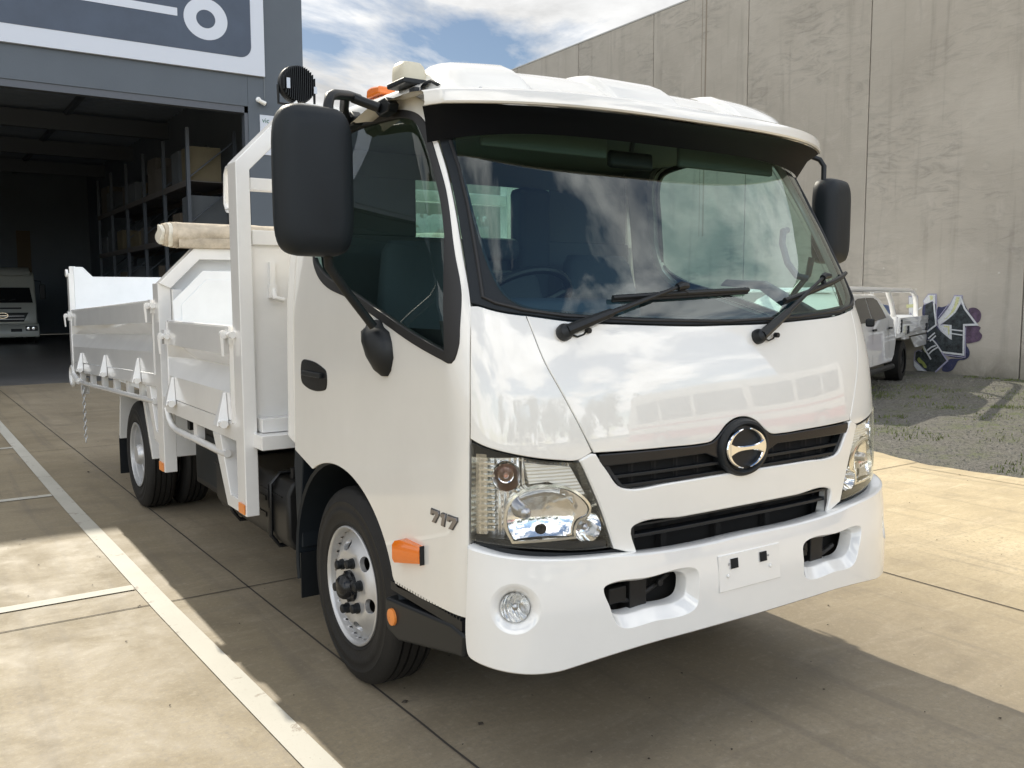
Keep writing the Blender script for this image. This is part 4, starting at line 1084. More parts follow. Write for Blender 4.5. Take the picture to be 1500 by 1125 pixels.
# front mud guards, liners and flaps
for sg in (-1, 1):
    f = MB(); rows = []
    for k in range(25):
        a = math.radians(-12 + 192 * k / 24)      # 0 = rear, 90 = top
        r = .475
        y = .86 + r * math.cos(a) * (1.0 if a > PI / 2 else 1.04); z = .385 + r * math.sin(a)
        rows.append([(sg * .968, y, z), (sg * .975, y + .012 * math.cos(a), z + .012 * math.sin(a)), (sg * .95, y + .028 * math.cos(a), z + .028 * math.sin(a)), (sg * .5, y + .03 * math.cos(a), z + .03 * math.sin(a)), (sg * .5, y, z), (sg * .968, y, z)])
    f.grid(rows); f.build('front_mudguard', BLKTEX, T, smooth=40)
    f = MB(); f.box(min(sg * .60, sg * .965), max(sg * .60, sg * .965), 1.335, 1.345, .20, .40); f.build('mud_flap', BLK, T)
    # sheet behind the mud guard, below the cab corner
    f = MB(); x0, x1 = sorted((sg * .5, sg * .955)); f.prism([(1.30, .86), (1.395, .90), (1.415, .78), (1.40, .52), (1.37, .42), (1.34, .42), (1.345, .6)], 'x', x0, x1); f.build('cab_lower_guard', BLKTEX, T, bevel=.006)
    # step piece under the door nose
    f = MB(); x0, x1 = sorted((sg * .80, sg * .992))
    f.prism([(.455, .46), (.46, .40), (.445, .345), (.36, .33), (-.03, .41), (-.075, .415), (-.085, .49), (.0, .50)], 'x', x0, x1); st_ = f.build('entry_step', BLK, T, bevel=.012, seg=3)
    f = MB(); x0, x1 = sorted((sg * .78, sg * .985)); f.box(x0, x1, -.06, .42, .495, .525)
    for k in range(24): f.box(x0, x1 + 0, -.05 + k * .019, -.044 + k * .019, .525, .533)
    f.build('step_tread', BLK, st_)
    f = MB(); f.lathe([(0, .030), (sg * .008, .029), (sg * .011, .020), (sg * .012, .001)], (sg * .992, .395, .405), 'x', 28); f.build('round_reflector', REFL, st_)
# ---- chassis
f = MB()
for sg in (-1, 1): f.box(sg * .42 - .035, sg * .42 + .035, .3, 6.3, .55, .78)
for y in (1.6, 2.6, 3.6, 5.2, 6.2): f.box(-.4, .4, y, y + .08, .58, .74)
f.build('chassis_rail', CHAS, T, bevel=.005)
f = MB(); f.lathe([(-.72, .05), (-.7, .10), (.7, .10), (.72, .05)], (0, 4.46, .385), 'x', 24); f.lathe([(-.2, .05), (-.14, .17), (.0, .20), (.14, .17), (.2, .05)], (0, 4.46, .385), 'x', 24); f.build('rear_axle', CHAS, T)
f = MB(); f.box(-.75, .75, .78, .92, .33, .43); f.build('front_axle', CHAS, T, bevel=.01)
f = MB(); f.box(-.45, .45, -.1, 1.2, .42, .86); f.build('engine', CHAS, T, bevel=.03)
f = MB(); f.prism([(-.93, .36), (-.96, .42), (-.96, .62), (-.93, .68), (-.55, .68), (-.50, .62), (-.50, .40), (-.54, .34)], 'y', 1.50, 2.62); tk = f.build('fuel_tank', CHAS, T, bevel=.02)
for y in (1.70, 2.3):
    f = MB(); f.tube([(-.52, y, .69), (-.92, y, .69), (-.966, y, .64), (-.970, y, .40), (-.93, y, .345), (-.6, y, .33)], .011, 8); f.build('tank_strap', BLKGL, tk)
f = MB(); f.box(-.965, -.958, 1.78, 2.2, .47, .49); f.box(-.965, -.958, 1.78, 2.2, .55, .57); f.box(-.965, -.958, 1.56, 2.62, .60, .606); f.build('tank_rib', CHAS, tk)
f = MB(); f.box(-.85, -.45, 2.75, 3.45, .34, .72); bb_ = f.build('battery_box', CHAS, T, bevel=.012)
f = MB(); f.box(-.857, -.85, 2.80, 3.40, .38, .68); f.build('battery_cover', BLKTEX, bb_, bevel=.004)
f = MB(); f.box(-.45, .45, 1.45, 1.62, .80, 1.2); f.tube([(.2, 1.55, .9), (.3, 1.5, 1.1), (.2, 1.45, 1.3)], .04); f.tube([(-.3, 1.50, .70), (-.6, 1.52, .74), (-.85, 1.5, .70)], .018); f.tube([(-.3, 1.55, .78), (-.62, 1.6, .80), (-.9, 1.58, .72), (-.9, 1.60, .55)], .014); f.build('engine_piping', CHAS, T)
f = MB(); f.box(-.935, -.90, 1.41, 1.44, 1.24, 1.50)
for k in range(13): f.box(-.948, -.90, 1.408, 1.445, 1.245 + k * .02, 1.255 + k * .02)
f.build('air_intake', BLK, T)
f = MB(); f.box(.52, .93, 1.6, 2.3, .36, .70); f.build('air_tank', CHAS, T, bevel=.05)

# ---- tray
TR = thing('tray', None, None); TR.parent = T
X = 1.10
def zt_(y): return 1.482 - (y - 3.2) / 3.33 * .10
def zg(y): return 1.055 - (y - 3.2) / 3.33 * .12
def zs(y): return .972 - (y - 3.2) / 3.33 * .125
def zrub(y): return .868 - (y - 3.5) / 2.9 * .105
f = MB(); f.box(-1.07, 1.07, 1.70, 3.2, .86, .90); f.add([(-1.06, 3.2, .90), (1.06, 3.2, .90), (1.06, 6.5, .90), (-1.06, 6.5, .90), (-1.06, 3.2, .96), (1.06, 3.2, .96), (1.06, 6.5, .935), (-1.06, 6.5, .935)], [(0, 1, 2, 3), (4, 5, 6, 7), (0, 1, 5, 4), (1, 2, 6, 5), (2, 3, 7, 6), (3, 0, 4, 7)])
f.build('tray_floor', TRAYIN, TR)
f = MB()
for sg in (-1, 1): f.box(sg * .42 - .04, sg * .42 + .04, 1.5, 6.4, .785, .86)
for k in range(9): f.box(-.70, .70, 1.75 + k * .55, 1.83 + k * .55, .80, .858)
f.box(-1.06, 1.06, 1.52, 1.66, .83, .895); f.box(-1.03, 1.03, 1.60, 1.67, .897, .96); 
f.build('tray_subframe', TRAY, TR, bevel=.004)
def gate(name, sg, y0, y1, ztop, zbot, e0, e1):
    """pressed drop side; y0 front, y1 rear; a long inward crease that runs out in sloping facets"""
    prof = [(0.0, 0), (.08, 0), (.30, 0), (.535, 1), (.55, 1), (.71, 0), (.97, 0), (1.0, 0)]
    st_ = [(y0, 0), (y0 + e0, 1), (y1 - e1, 1), (y1, 0)]
    rows = []
    for (y, k) in st_:
        a, b = zbot(y), ztop(y); r = []
        for (t, d) in prof: r.append((sg * (X - .080 * d * k), y, a + (b - a) * t))
        r.append((sg * (X - .092), y, b)); r.append((sg * (X - .092), y, a)); r.append(r[0])
        rows.append(r)
    f = MB(); f.grid(rows); n = len(rows[0]) - 1
    f.add(rows[0][:n], [tuple(range(n))]); f.add(rows[-1][:n], [tuple(range(n))])
    g = f.build(name, TRAY, TR, smooth=20)
    f = MB(); x0, x1 = sorted((sg * (X - .08), sg * (X + .006)))
    for y in (y0, y1):
        yy = y - .004 if y == y0 else y - .002; f = MB()
        f.box(x0, x1, yy, yy + .008, zbot(y) - .01, ztop(y) + .004); f.build('gate_end_plate', TRAY, g)
    f = MB(); f.tube([(sg * (X - .011), y0, ztop(y0) + .002), (sg * (X - .011), y1, ztop(y1) + .004)], .011, 8); f.build('gate_top_edge', TRAY, g)
    return g
def hinge(sg, y, z, parent):
    x0 = sg * (X + .001); f = MB()
    # tapered tooth
    w0, w1 = .042, .016
    f.add([(x0, y - w0, z), (x0, y + w0, z), (x0, y + w1, z + .155), (x0, y - w1, z + .155),
           (x0 + sg * .055, y - w0 * .8, z), (x0 + sg * .055, y + w0 * .8, z), (x0 + sg * .012, y + w1 * .7, z + .155), (x0 + sg * .012, y - w1 * .7, z + .155)],
          [(0, 1, 2, 3), (4, 5, 6, 7), (0, 1, 5, 4), (1, 2, 6, 5), (2, 3, 7, 6), (3, 0, 4, 7)])
    h = f.build('gate_hinge', TRAY, parent, bevel=.004)
    f = MB(); f.tube([(x0 + sg * .03, y - .065, z + .012), (x0 + sg * .03, y + .045, z + .012)], .019, 10); f.build('hinge_pin', TRAY, h)
def clamp(sg, y, z, parent):
    x0 = sg * (X + .016); f = MB()
    f.tube([(x0, y - .08, z), (x0, y + .08, z)], .011, 10); f.tube([(x0, y - .095, z), (x0, y - .07, z)], [.016, .016], 10); f.tube([(x0 + sg * .014, y - .016, z), (x0 + sg * .014, y + .016, z)], .019, 10)
    f.add([(x0 + sg * .02, y - .016, z), (x0 + sg * .034, y - .010, z), (x0 + sg * .034, y + .010, z), (x0 + sg * .02, y + .016, z), (x0 + sg * .016, y - .008, z - .10), (x0 + sg * .026, y - .006, z - .10), (x0 + sg * .026, y + .006, z - .10), (x0 + sg * .016, y + .008, z - .10)],
          [(0, 1, 2, 3), (4, 5, 6, 7), (0, 1, 5, 4), (1, 2, 6, 5), (2, 3, 7, 6), (3, 0, 4, 7)])
    f.box(min(x0 - sg * .018, x0), max(x0 - sg * .018, x0), y - .03, y + .03, z - .045, z + .035)
    f.build('gate_clamp', TRAY, parent, smooth=50)
for sg in (-1, 1):
    g1 = gate('drop_side', sg, 1.80, 2.99, lambda y: 1.362, lambda y: .935, .01, .30)
    g2 = gate('drop_side', sg, 3.33, 6.50, zt_, zg, .01, .62)
    f = MB(); x0, x1 = sorted((sg * 1.055, sg * 1.098)); f.box(x0, x1, 1.76, 3.16, .845, .93)
    f.prism([(3.30, zs(3.3)), (6.52, zs(6.52)), (6.52, zg(6.52) - .006), (3.30, zg(3.3) - .006)], 'x', x0, x1)
    sk = f.build('side_skirt', TRAY, TR, bevel=.003)
    # rub rails and struts
    xr = sg * 1.085
    f = MB(); f.tube([(xr, 3.12, .86), (xr, 3.08, .80), (xr, 3.0, .765), (xr, 2.9, .755), (xr, 2.0, .755), (xr, 1.95, .76)], .019, 10)
    for y in (2.52, ): f.box(min(xr, xr - sg * .04), max(xr, xr - sg * .04), y - .035, y + .035, .757, .85)
    f.build('rub_rail', TRAY, TR, smooth=50)
    f = MB(); f.tube([(xr, 6.45, zrub(6.45) + .02), (xr, 6.3, zrub(6.3) + .004), (xr, 5.9, zrub(5.9)), (xr, 3.5, zrub(3.5)), (xr, 3.42, zrub(3.42))], .019, 10)
    for y in (6.25, 5.72, 5.2, 4.72, 4.26, 3.84): f.box(min(xr, xr - sg * .04), max(xr, xr - sg * .04), y - .03, y + .03, zrub(y), zs(y) + .01)
    f.build('rub_rail', TRAY, TR, smooth=50)
    for y in (2.88, 1.90): hinge(sg, y, .905, g1)
    for y in (6.0, 4.92, 3.76): hinge(sg, y, zg(y) - .07, g2)
    clamp(sg, 1.80, 1.335, g1); clamp(sg, 3.02, 1.285, g1); clamp(sg, 3.34, 1.455, g2); clamp(sg, 6.58, 1.345, g2)
    # braces
    x0, x1 = sorted((sg * 1.02, sg * 1.098))
    f = MB(); f.prism([(2.15, .845), (2.02, .845), (1.88, .575), (1.76, .575), (1.76, .515), (1.93, .515)], 'x', x0, x1); f.build('headboard_brace', TRAY, TR, bevel=.004)
    f = MB(); f.prism([(3.62, .955), (3.50, .96), (3.37, .70), (3.28, .69), (3.28, .62), (3.42, .635)], 'x', x0, x1); f.build('centre_brace', TRAY, TR, bevel=.004)
    # middle and rear posts
    f = MB(); x0, x1 = sorted((sg * 1.03, sg * 1.102)); f.box(x0, x1, 3.165, 3.30, .47, 1.585); cp_ = f.build('centre_post', TRAY, TR, bevel=.004)
    f = MB(); xx = sg * 1.1035; f.box(min(xx, xx + sg * .006), max(xx, xx + sg * .006), 3.19, 3.28, .475, .525); f.build('reflector', REFL, cp_)
    f = MB(); f.box(x0, x1, 6.52, 6.62, .80, 1.72); f.box(x0 + .01, x1 - .01, 6.53, 6.56, 1.72, 1.78); f.lathe([(0, .035), (sg * .02, .035), (sg * .02, 0)], (sg * 1.10, 6.57, 1.72), 'x', 20); f.build('rear_post', TRAY, TR, bevel=.004)
# headboard
HB = MB(); HB.box(-1.03, 1.03, 1.675, 1.715, .86, 1.775); hb_ = HB.build('headboard', TRAY, TR, bevel=.003)
f = MB(); f.box(-1.03, 1.03, 1.655, 1.73, 1.735, 1.80); f.box(-1.03, 1.03, 1.665, 1.72, 1.975, 2.03)
for x in (-.39, .39): f.box(x - .06, x + .06, 1.66, 1.725, 1.80, 2.37)
f.box(-.80, .80, 1.66, 1.74, 2.32, 2.38); f.build('headboard_rail', TRAY, hb_, bevel=.004)
for sg in (-1, 1):
    f = MB(); pts = [(sg * 1.102, .515), (sg * 1.102, 2.092), (sg * .815, 2.385), (sg * .79, 2.32), (sg * .80, 2.30), (sg * 1.04, 2.06), (sg * 1.04, .515)]
    f.prism(pts, 'y', 1.635, 1.755); p_ = f.build('headboard_post', TRAY, hb_, bevel=.005)
    f = MB(); xx = sg * 1.1035; f.box(min(xx, xx + sg * .006), max(xx, xx + sg * .006), 1.645, 1.725, .525, .57); f.build('reflector', REFL, p_)
    f = MB(); xh = sg * 1.075; f.tube([(xh, 1.75, 2.085), (xh, 1.835, 2.085), (xh, 1.862, 2.06), (xh, 1.875, 1.93), (xh, 1.85, 1.90), (xh, 1.75, 1.90)], .013, 10); f.build('grab_rail', TRAY, p_)
f = MB(); f.box(-.955, -.93, 1.655, 1.675, 1.52, 1.66); f.tube([(-.94, 1.66, 1.54), (-.94, 1.64, 1.50), (-.90, 1.64, 1.49)], .012); f.box(-.96, -.925, 1.65, 1.675, 1.5, 1.56); f.build('headboard_latch', TRAY, hb_)
# work lamp on the headboard
f = MB(); f.lathe([(0, .001), (0, .078), (.006, .083), (.03, .084), (.045, .078), (.05, .05), (.052, .001)], (-.80, 1.66, 2.457), 'y', 40)
for k in range(17):
    x = -.80 - .072 + .009 * k; h = math.sqrt(max(0, .078 ** 2 - (x + .80) ** 2)); f.box(x - .0015, x + .0015, 1.635, 1.662, 2.457 - h, 2.457 + h)
wl = f.build('work_lamp', BLK, hb_)
f = MB(); f.tube([(-.885, 1.68, 2.45), (-.885, 1.68, 2.37), (-.80, 1.68, 2.365), (-.715, 1.68, 2.37), (-.715, 1.68, 2.45)], .007, 8); f.build('lamp_bracket', BLK, wl)
f = MB(); f.box(-.862, -.846, 1.632, 1.636, 2.43, 2.475); f.box(-.735, -.72, 1.632, 1.636, 2.42, 2.45); f.build('lamp_tabs', SATIN, wl)
# bulkhead and load sheet
def shoulder(x, z, c, t=0): return [(-x, .90), (-x, z), (-x + c, z + c), (x - c, z + c), (x, z), (x, .90)]
def flipyz(p): return [(a, b) for a, b in p]
f = MB(); f.prism(shoulder(1.07, 1.55, .20), 'y', 3.215, 3.225); bkh = f.build('bulkhead', TRAYIN, TR)
f = MB()
out = [(-1.10, 1.585), (-.895, 1.79), (.895, 1.79), (1.10, 1.585)]; inn = [(-1.035, 1.555), (-.865, 1.725), (.865, 1.725), (1.035, 1.555)]
for a, b in ((0, 1), (1, 2), (2, 3)): f.prism([out[a], out[b], inn[b], inn[a]], 'y', 3.14, 3.23)
f.box(-1.028, -.97, 3.14, 3.21, .9, 1.55); f.box(.97, 1.028, 3.14, 3.21, .9, 1.55)
f.build('bulkhead_frame', TRAY, bkh, bevel=.004)
f = MB(); f.prism([(-1.04, .91), (-1.06, 1.48), (-.885, 1.655), (.885, 1.655), (1.06, 1.48), (1.04, .91)], 'y', 3.00, 3.012); lsz = f.build('load_sheet', TRAYIN, TR, bevel=.003)
f = MB(); f.prism([(-1.01, .95), (-1.015, 1.46), (-.87, 1.605), (.87, 1.605), (1.015, 1.46), (1.01, .95)], 'y', 2.992, 3.0); f.build('load_sheet_pressing', TRAYIN, lsz, bevel=.003)
# tailgate
f = MB(); f.prism([(-1.06, .935), (-1.06, 1.775), (-.985, 1.775), (-.905, 1.69), (.905, 1.69), (.985, 1.775), (1.06, 1.775), (1.06, .935)], 'y', 6.51, 6.56); f.build('tailgate', TRAYIN, TR, bevel=.006)
f = MB(); f.box(-1.05, 1.05, 6.50, 6.58, .80, .88); f.build('rear_cross_member', TRAY, TR, bevel=.004)
# rope ring and chain at the rear corner
f = MB(); ring = [(-1.09, 6.62 + .10 * math.cos(a), .80 + .085 * math.sin(a)) for a in [2 * PI * k / 24 for k in range(24)]]
f.tube(ring, .02, 8, closed=True); f.tube([(-1.09, 6.55, .82), (-1.09, 6.3, .775)], .03, 8); f.build('rope_ring', TRAY, TR)
f = MB()
for k in range(14):
    zc = .72 - k * .036; a = (k % 2) * PI / 2
    f.tube([(-1.06 + .011 * math.cos(t) * math.cos(a), 6.28 + .011 * math.cos(t) * math.sin(a), zc + .022 * math.sin(t)) for t in [2 * PI * j / 10 for j in range(10)]], .004, 5, closed=True)
f.build('tailgate_chain', STEEL, TR)
f = MB(); f.box(-1.07, -1.01, 6.30, 6.36, .66, .80); f.build('chain_bracket', TRAY, TR)
# rear mudguards
for sg in (-1, 1):
    x0, x1 = sorted((sg * 1.0, sg * .52))
    f = MB(); f.prism([(4.20, .80), (4.14, .80), (3.955, .425), (3.97, .42), (3.985, .425)], 'x', x0, x1); f.prism([(4.95, .78), (5.0, .78), (5.09, .42), (5.06, .42)], 'x', x0, x1)
    rows = []
    f.box(x0, x1, 4.16, 4.98, .79, .80); f.build('rear_mudguard', TRAY, TR, bevel=.002)
    f = MB(); f.box(x0, x1, 5.095, 5.105, .14, .44); f.build('rear_mud_flap', BLK, TR)
f = MB()
f.box(-.62, -.54, 2.95, 3.0, .72, .78); f.tube([(-1.0, 2.98, .80), (-.95, 3.0, .75), (-.9, 2.98, .79)], .014); f.box(-1.0, -.93, 2.97, 3.02, .74, .82)
f.build('tray_lock', CHAS, TR)
# ------------------------------------------------------------------ tarp roll
CAN = mat('canvas', (.56, .48, .37), rough=.9, bump=.35, bscale=70, var=.38, vscale=7)
CAN2 = mat('canvas_edge', (.72, .68, .58), rough=.9, bump=.2, bscale=90, var=.15, vscale=9)
tarp = thing('rolled_tarpaulin', 'rolled cream canvas tarpaulin lying across the tray bulkhead behind the headboard', 'tarpaulin', (0, 3.20, 1.868)); tarp.scale = (1, 1, .90)
def roll(mb, x0, x1, r, n=24, seg=40, ph=0.0, amp=.0062):
    rows = []
    for i in range(n + 1):
        x = x0 + (x1 - x0) * i / n
        rows.append([(x + .006 * math.sin(3 * a + r * 90), (r + amp * math.sin(a * 3 + x * 9 + ph) + amp * .6 * math.sin(a * 5 - x * 23)) * math.cos(a), (r * .94 + amp * math.sin(a * 2 + x * 14 + ph)) * math.sin(a)) for a in [2 * PI * k / seg for k in range(seg + 1)]])
    mb.grid(rows)
    mb.add(rows[0][:seg], [tuple(range(seg))]); mb.add(rows[-1][:seg], [tuple(range(seg))])
f = MB(); roll(f, -.985, .93, .084, 60); f.build('tarpaulin_roll', CAN, tarp, smooth=60)
for k, (x, r) in enumerate(((-1.012, .081), (-1.035, .076), (-1.055, .070), (-1.078, .061))):
    f = MB(); roll(f, x, .94 + k * .008, r, 4); f.build('rolled_layer', CAN2 if k % 2 else CAN, tarp, smooth=60)
f = MB(); rows = []
for i in range(41):
    x = -.985 + 1.9 * i / 40
    pr = [(-.082, -.02), (-.095, -.055), (-.085, -.083), (-.055, -.088), (-.05, -.080), (-.075, -.075), (-.085, -.055), (-.072, -.035)]
    rows.append([(x, a + .004 * math.sin(x * 11), b + .002 * math.sin(x * 17)) for a, b in pr])
f.grid(rows); f.build('loose_flap', CAN, tarp, smooth=60)

# ------------------------------------------------------------------ ground
def setting(name, mb, m, **k):
    o = mb.build(name, m, **k); o['kind'] = 'structure'; return o
CONC = blank('yard_concrete'); N = NT(CONC); v = N.co()
n1 = N.noise(v, .55, 8, .62, .6); n2 = N.noise(v, 3.0, 8, .7, .4); n3 = N.noise(v, 120, 3, .7); n4 = N.noise(v, 14, 6, .7)
vs = N.co((1, 3.2, 1)); n5 = N.noise(vs, 2.2, 7, .66, 1.2)
c = N.mix(N.ramp(n1, .34, .66), (.37, .32, .235), (.52, .455, .345))
c = N.mix(N.ramp(n5, .50, .72, 0, .40), c, (.64, .575, .47))
c = N.mix(N.ramp(n2, .50, .30, 0, .36), c, (.22, .19, .155))
c = N.mix(N.ramp(n4, .58, .74, 0, .25), c, (.68, .62, .51))
c = N.mix(N.ramp(n3, .60, .72, 0, .30), c, (.62, .58, .52)); c = N.mix(N.ramp(n3, .42, .30, 0, .40), c, (.16, .14, .12))
vo = N.n('TexVoronoi'); vo.inputs['Scale'].default_value = 1.9; N.l(v, vo.inputs['Vector'])
spot = N.math('LESS_THAN', vo.outputs['Distance'], .028)
c = N.mix(N.math('MULTIPLY', spot, .75), c, (.07, .06, .05))
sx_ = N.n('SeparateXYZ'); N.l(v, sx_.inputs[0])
c = N.mix(1.0, c, N.mix(N.ramp(sx_.outputs[0], -1.12, -.98), (.58, .545, .47), (.62, .59, .54)), 'MULTIPLY')  # slab tones; the middle one lowered in colour to deepen the truck's shadow
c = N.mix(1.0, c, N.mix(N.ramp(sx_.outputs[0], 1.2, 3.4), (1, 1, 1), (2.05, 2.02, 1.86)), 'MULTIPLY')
n6 = N.noise(v, 42, 5, .75, .3); c = N.mix(N.math('MULTIPLY', N.ramp(n6, .50, .66), N.ramp(n1, .40, .62, .15, .60)), c, (.20, .175, .14))
c = N.mix(N.math('MULTIPLY', N.ramp(n6, .46, .34), .14), c, (.60, .56, .47))
n7 = N.noise(N.co((5.5, .30, 1), rot=(0, 0, .06)), 1.6, 6, .62, .5); c = N.mix(N.ramp(n7, .53, .68, 0, .34), c, (.15, .13, .105))
n8 = N.noise(N.co((.35, 6.0, 1), rot=(0, 0, -.35)), 1.3, 5, .6, .8); c = N.mix(N.ramp(n8, .60, .70, 0, .22), c, (.16, .14, .115))
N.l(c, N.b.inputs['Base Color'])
N.l(N.ramp(n2, .3, .7, .55, .82), N.b.inputs['Roughness'])
N.l(N.bump(n3, .22, .003, N.bump(n4, .25, .004)), N.b.inputs['Normal'])
JOINT = mat('joint_dark', (.055, .047, .04), rough=.95)
LINE = blank('worn_line_paint'); N = NT(LINE); v = N.co()
n1 = N.noise(v, 7, 8, .75, .5); n2 = N.noise(v, 60, 4, .7); n3 = N.noise(v, 1.2, 4, .6)
c = N.mix(N.ramp(n3, .3, .7), (.44, .425, .365), (.54, .52, .455))
c = N.mix(N.ramp(n2, .40, .25, 0, .6), c, (.40, .36, .30))
w = N.math('MAXIMUM', N.ramp(n1, .585, .62), N.math('MULTIPLY', N.ramp(n2, .66, .70), .7))
c = N.mix(w, c, (.33, .29, .24)); N.l(c, N.b.inputs['Base Color']); N.b.inputs['Roughness'].default_value = .7
N.l(N.bump(n2, .2, .002), N.b.inputs['Normal'])
GRAV = blank('gravel_ground'); N = NT(GRAV); v = N.co()
n1 = N.noise(v, .7, 6, .6); n2 = N.noise(v, 28, 6, .8); n3 = N.noise(v, 90, 4, .8); n4 = N.noise(v, 3.5, 7, .75)
c = N.mix(N.ramp(n2, .38, .62), (.055, .053, .046), (.215, .205, .18)); c = N.mix(N.ramp(n3, .55, .68, 0, .7), c, (.50, .47, .42))
c = N.mix(N.ramp(n3, .42, .30, 0, .7), c, (.04, .038, .033))
c = N.mix(N.math('MULTIPLY', N.ramp(n1, .42, .62), N.ramp(n4, .45, .62, 0, .8)), c, (.11, .135, .05))
N.l(c, N.b.inputs['Base Color']); N.b.inputs['Roughness'].default_value = 1
N.l(N.bump(n2, .9, .02, N.bump(n3, .7, .008)), N.b.inputs['Normal'])
f = MB(); f.add([(-400, -400, -.012), (400, -400, -.012), (400, 400, -.012), (-400, 400, -.012)], [(0, 1, 2, 3)]); setting('gravel_ground', f, GRAV)
f = MB()
edge = [(60, -3.0), (12, -1.6), (7.2, .1), (6.0, .75), (5.45, 1.15), (5.24, 1.40), (5.19, 1.75), (5.16, 2.15), (5.26, 2.5), (5.40, 2.85), (5.50, 3.6), (5.45, 5), (5.5, 8), (5.4, 12), (5.3, 15.3)]
ed = []
for i in range(len(edge) - 1):
    a, b = edge[i], edge[i + 1]; k = max(1, int(math.hypot(a[0] - b[0], a[1] - b[1]) / .12)) if i > 1 else 12
    for j in range(k):
        t = j / k; ed.append((a[0] + (b[0] - a[0]) * t + random.uniform(-.012, .012), a[1] + (b[1] - a[1]) * t + random.uniform(-.012, .012)))
ed.append(edge[-1])
pts = [(60, -60)] + ed + [(-60, 15.3), (-60, -60)]
me_pts = [Vector(p) for p in pts]
r = delaunay_2d_cdt(me_pts, [], [list(range(len(pts)))], 1, 1e-6)
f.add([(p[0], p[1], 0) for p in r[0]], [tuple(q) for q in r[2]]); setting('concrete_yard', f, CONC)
def strip(path, w, z):
    mb = MB(); rows = []
    for i, p in enumerate(path):
        a = Vector(path[max(0, i - 1)]); b = Vector(path[min(len(path) - 1, i + 1)]); t = (b - a).normalized(); n = Vector((-t.y, t.x)) * w / 2
        rows.append([(p[0] + n.x, p[1] + n.y, z), (p[0] - n.x, p[1] - n.y, z)])
    mb.grid(rows); return mb
def lerp_path(a, b, k, j=0.0): return [(a[0] + (b[0] - a[0]) * i / k + random.uniform(-j, j), a[1] + (b[1] - a[1]) * i / k + random.uniform(-j, j)) for i in range(k + 1)]
for a, b, w_ in (((-.805, -6), (-1.11, 15.25), .009), ((2.02, -6), (2.02, 15.25), .009), ((-4.0, -6), (-4.3, 15.25), .009), ((-12, 2.13), (5.17, 2.27), .008), ((-12, 7.4), (5.4, 7.55), .008), ((-12, -3.1), (5.4, -3.0), .008), ((4.9, -6), (4.95, 2.2), .008)):
    setting('concrete_joint', strip(lerp_path(a, b, 120, .0015), w_, .0035), JOINT)
setting('painted_line', strip([(-1.248, -1.2), (-1.29, 0), (-1.325, 1.0), (-1.36, 2.1), (-1.385, 3.4), (-1.41, 4.6), (-1.44, 7), (-1.47, 9.9), (-1.52, 15.2)], .10, .005), LINE)
setting('painted_line', strip([(-1.421, 2.545), (-4.2, 2.52)], .085, .005), LINE)
setting('painted_line', strip([(-1.472, 5.235), (-4.2, 5.21)], .085, .005), LINE)
setting('painted_line', strip([(-1.502, 7.9), (-4.2, 7.87)], .085, .005), LINE)
# small stones and leaves on the concrete
# gravel stones near the concrete edge (nobody could count them)
GRA = mat('gravel_stone', (.17, .165, .145), rough=.95, var=.5, vscale=20)
f = MB()
for k in range(9000):
    u = random.random() ** 1.6
    x = 5.2 + u * 8.5; y = random.uniform(-1.5, 7.8)
    if y < 1.5 and x < 5.2 + (1.5 - y) * 1.6: continue
    s = random.uniform(.005, .017) * (1 + u * .8)
    a = random.uniform(0, 6.28); ca, sa = math.cos(a) * s, math.sin(a) * s; h = s * random.uniform(.5, 1.0)
    f.add([(x + ca, y + sa, -.012), (x - sa, y + ca * 1.2, -.012), (x - ca * 1.1, y - sa, -.012), (x + sa, y - ca, -.012), (x + sa * .2, y + ca * .2, -.012 + h)], [(0, 1, 4), (1, 2, 4), (2, 3, 4), (3, 0, 4)])
o = f.build('loose_gravel', GRA, smooth=0, recalc=False); tag(o, 'loose grey stones scattered over the gravel beside the concrete', 'gravel', kind='stuff')
WEED = mat('weed_green', (.13, .16, .045), rough=.8, var=.4, vscale=5)
f = MB()
patches_ = [(random.uniform(5.6, 12.5), random.uniform(0, 7.5), random.uniform(.2, .8)) for _ in range(80)] + [(14.1 + .028 * (y - 5.9) - .15, y, .22) for y in [i * .35 for i in range(-12, 20)]]
for (cx, cy, r_) in patches_:
    for k in range(70):
        a = random.uniform(0, 6.28); d = r_ * math.sqrt(random.random()); x = cx + d * math.cos(a); y = cy + d * math.sin(a) * .6
        if cx > 13.5: x = min(x, cx + .1)
        h = random.uniform(.012, .05); b = random.uniform(0, 6.28); w_ = random.uniform(.004, .010)
        f.add([(x - w_ * math.cos(b), y - w_ * math.sin(b), -.012), (x + w_ * math.cos(b), y + w_ * math.sin(b), -.012), (x + random.uniform(-.02, .02), y + random.uniform(-.02, .02), -.012 + h)], [(0, 1, 2)])
o = f.build('weeds', WEED, smooth=0, recalc=False); tag(o, 'thin green weeds sprouting through the gravel and along the wall foot', 'weeds', kind='stuff')

CHIP = mat('dark_chip', (.05, .04, .03), rough=.9)
f = MB()
for k in range(420):
    x = random.uniform(-3.2, 5.0); y = random.uniform(-1.2, 9) if random.random() < .7 else random.uniform(-1.2, 3); s = random.uniform(.002, .007) * (1 + (random.random() < .06) * 1.6)
    a = random.uniform(0, 6.28); ca, sa = math.cos(a) * s, math.sin(a) * s; q = random.uniform(.35, 1)
    f.add([(x + ca, y + sa, .004), (x - sa * q, y + ca * q, .006), (x - ca, y - sa, .004), (x + sa * q, y - ca * q, .005), (x, y, .004 + s * .5)], [(0, 1, 4), (1, 2, 4), (2, 3, 4), (3, 0, 4)])
o = f.build('grit', CHIP, smooth=0, recalc=False); tag(o, 'dark grit and leaf crumbs scattered over the concrete yard', 'grit', kind='stuff')

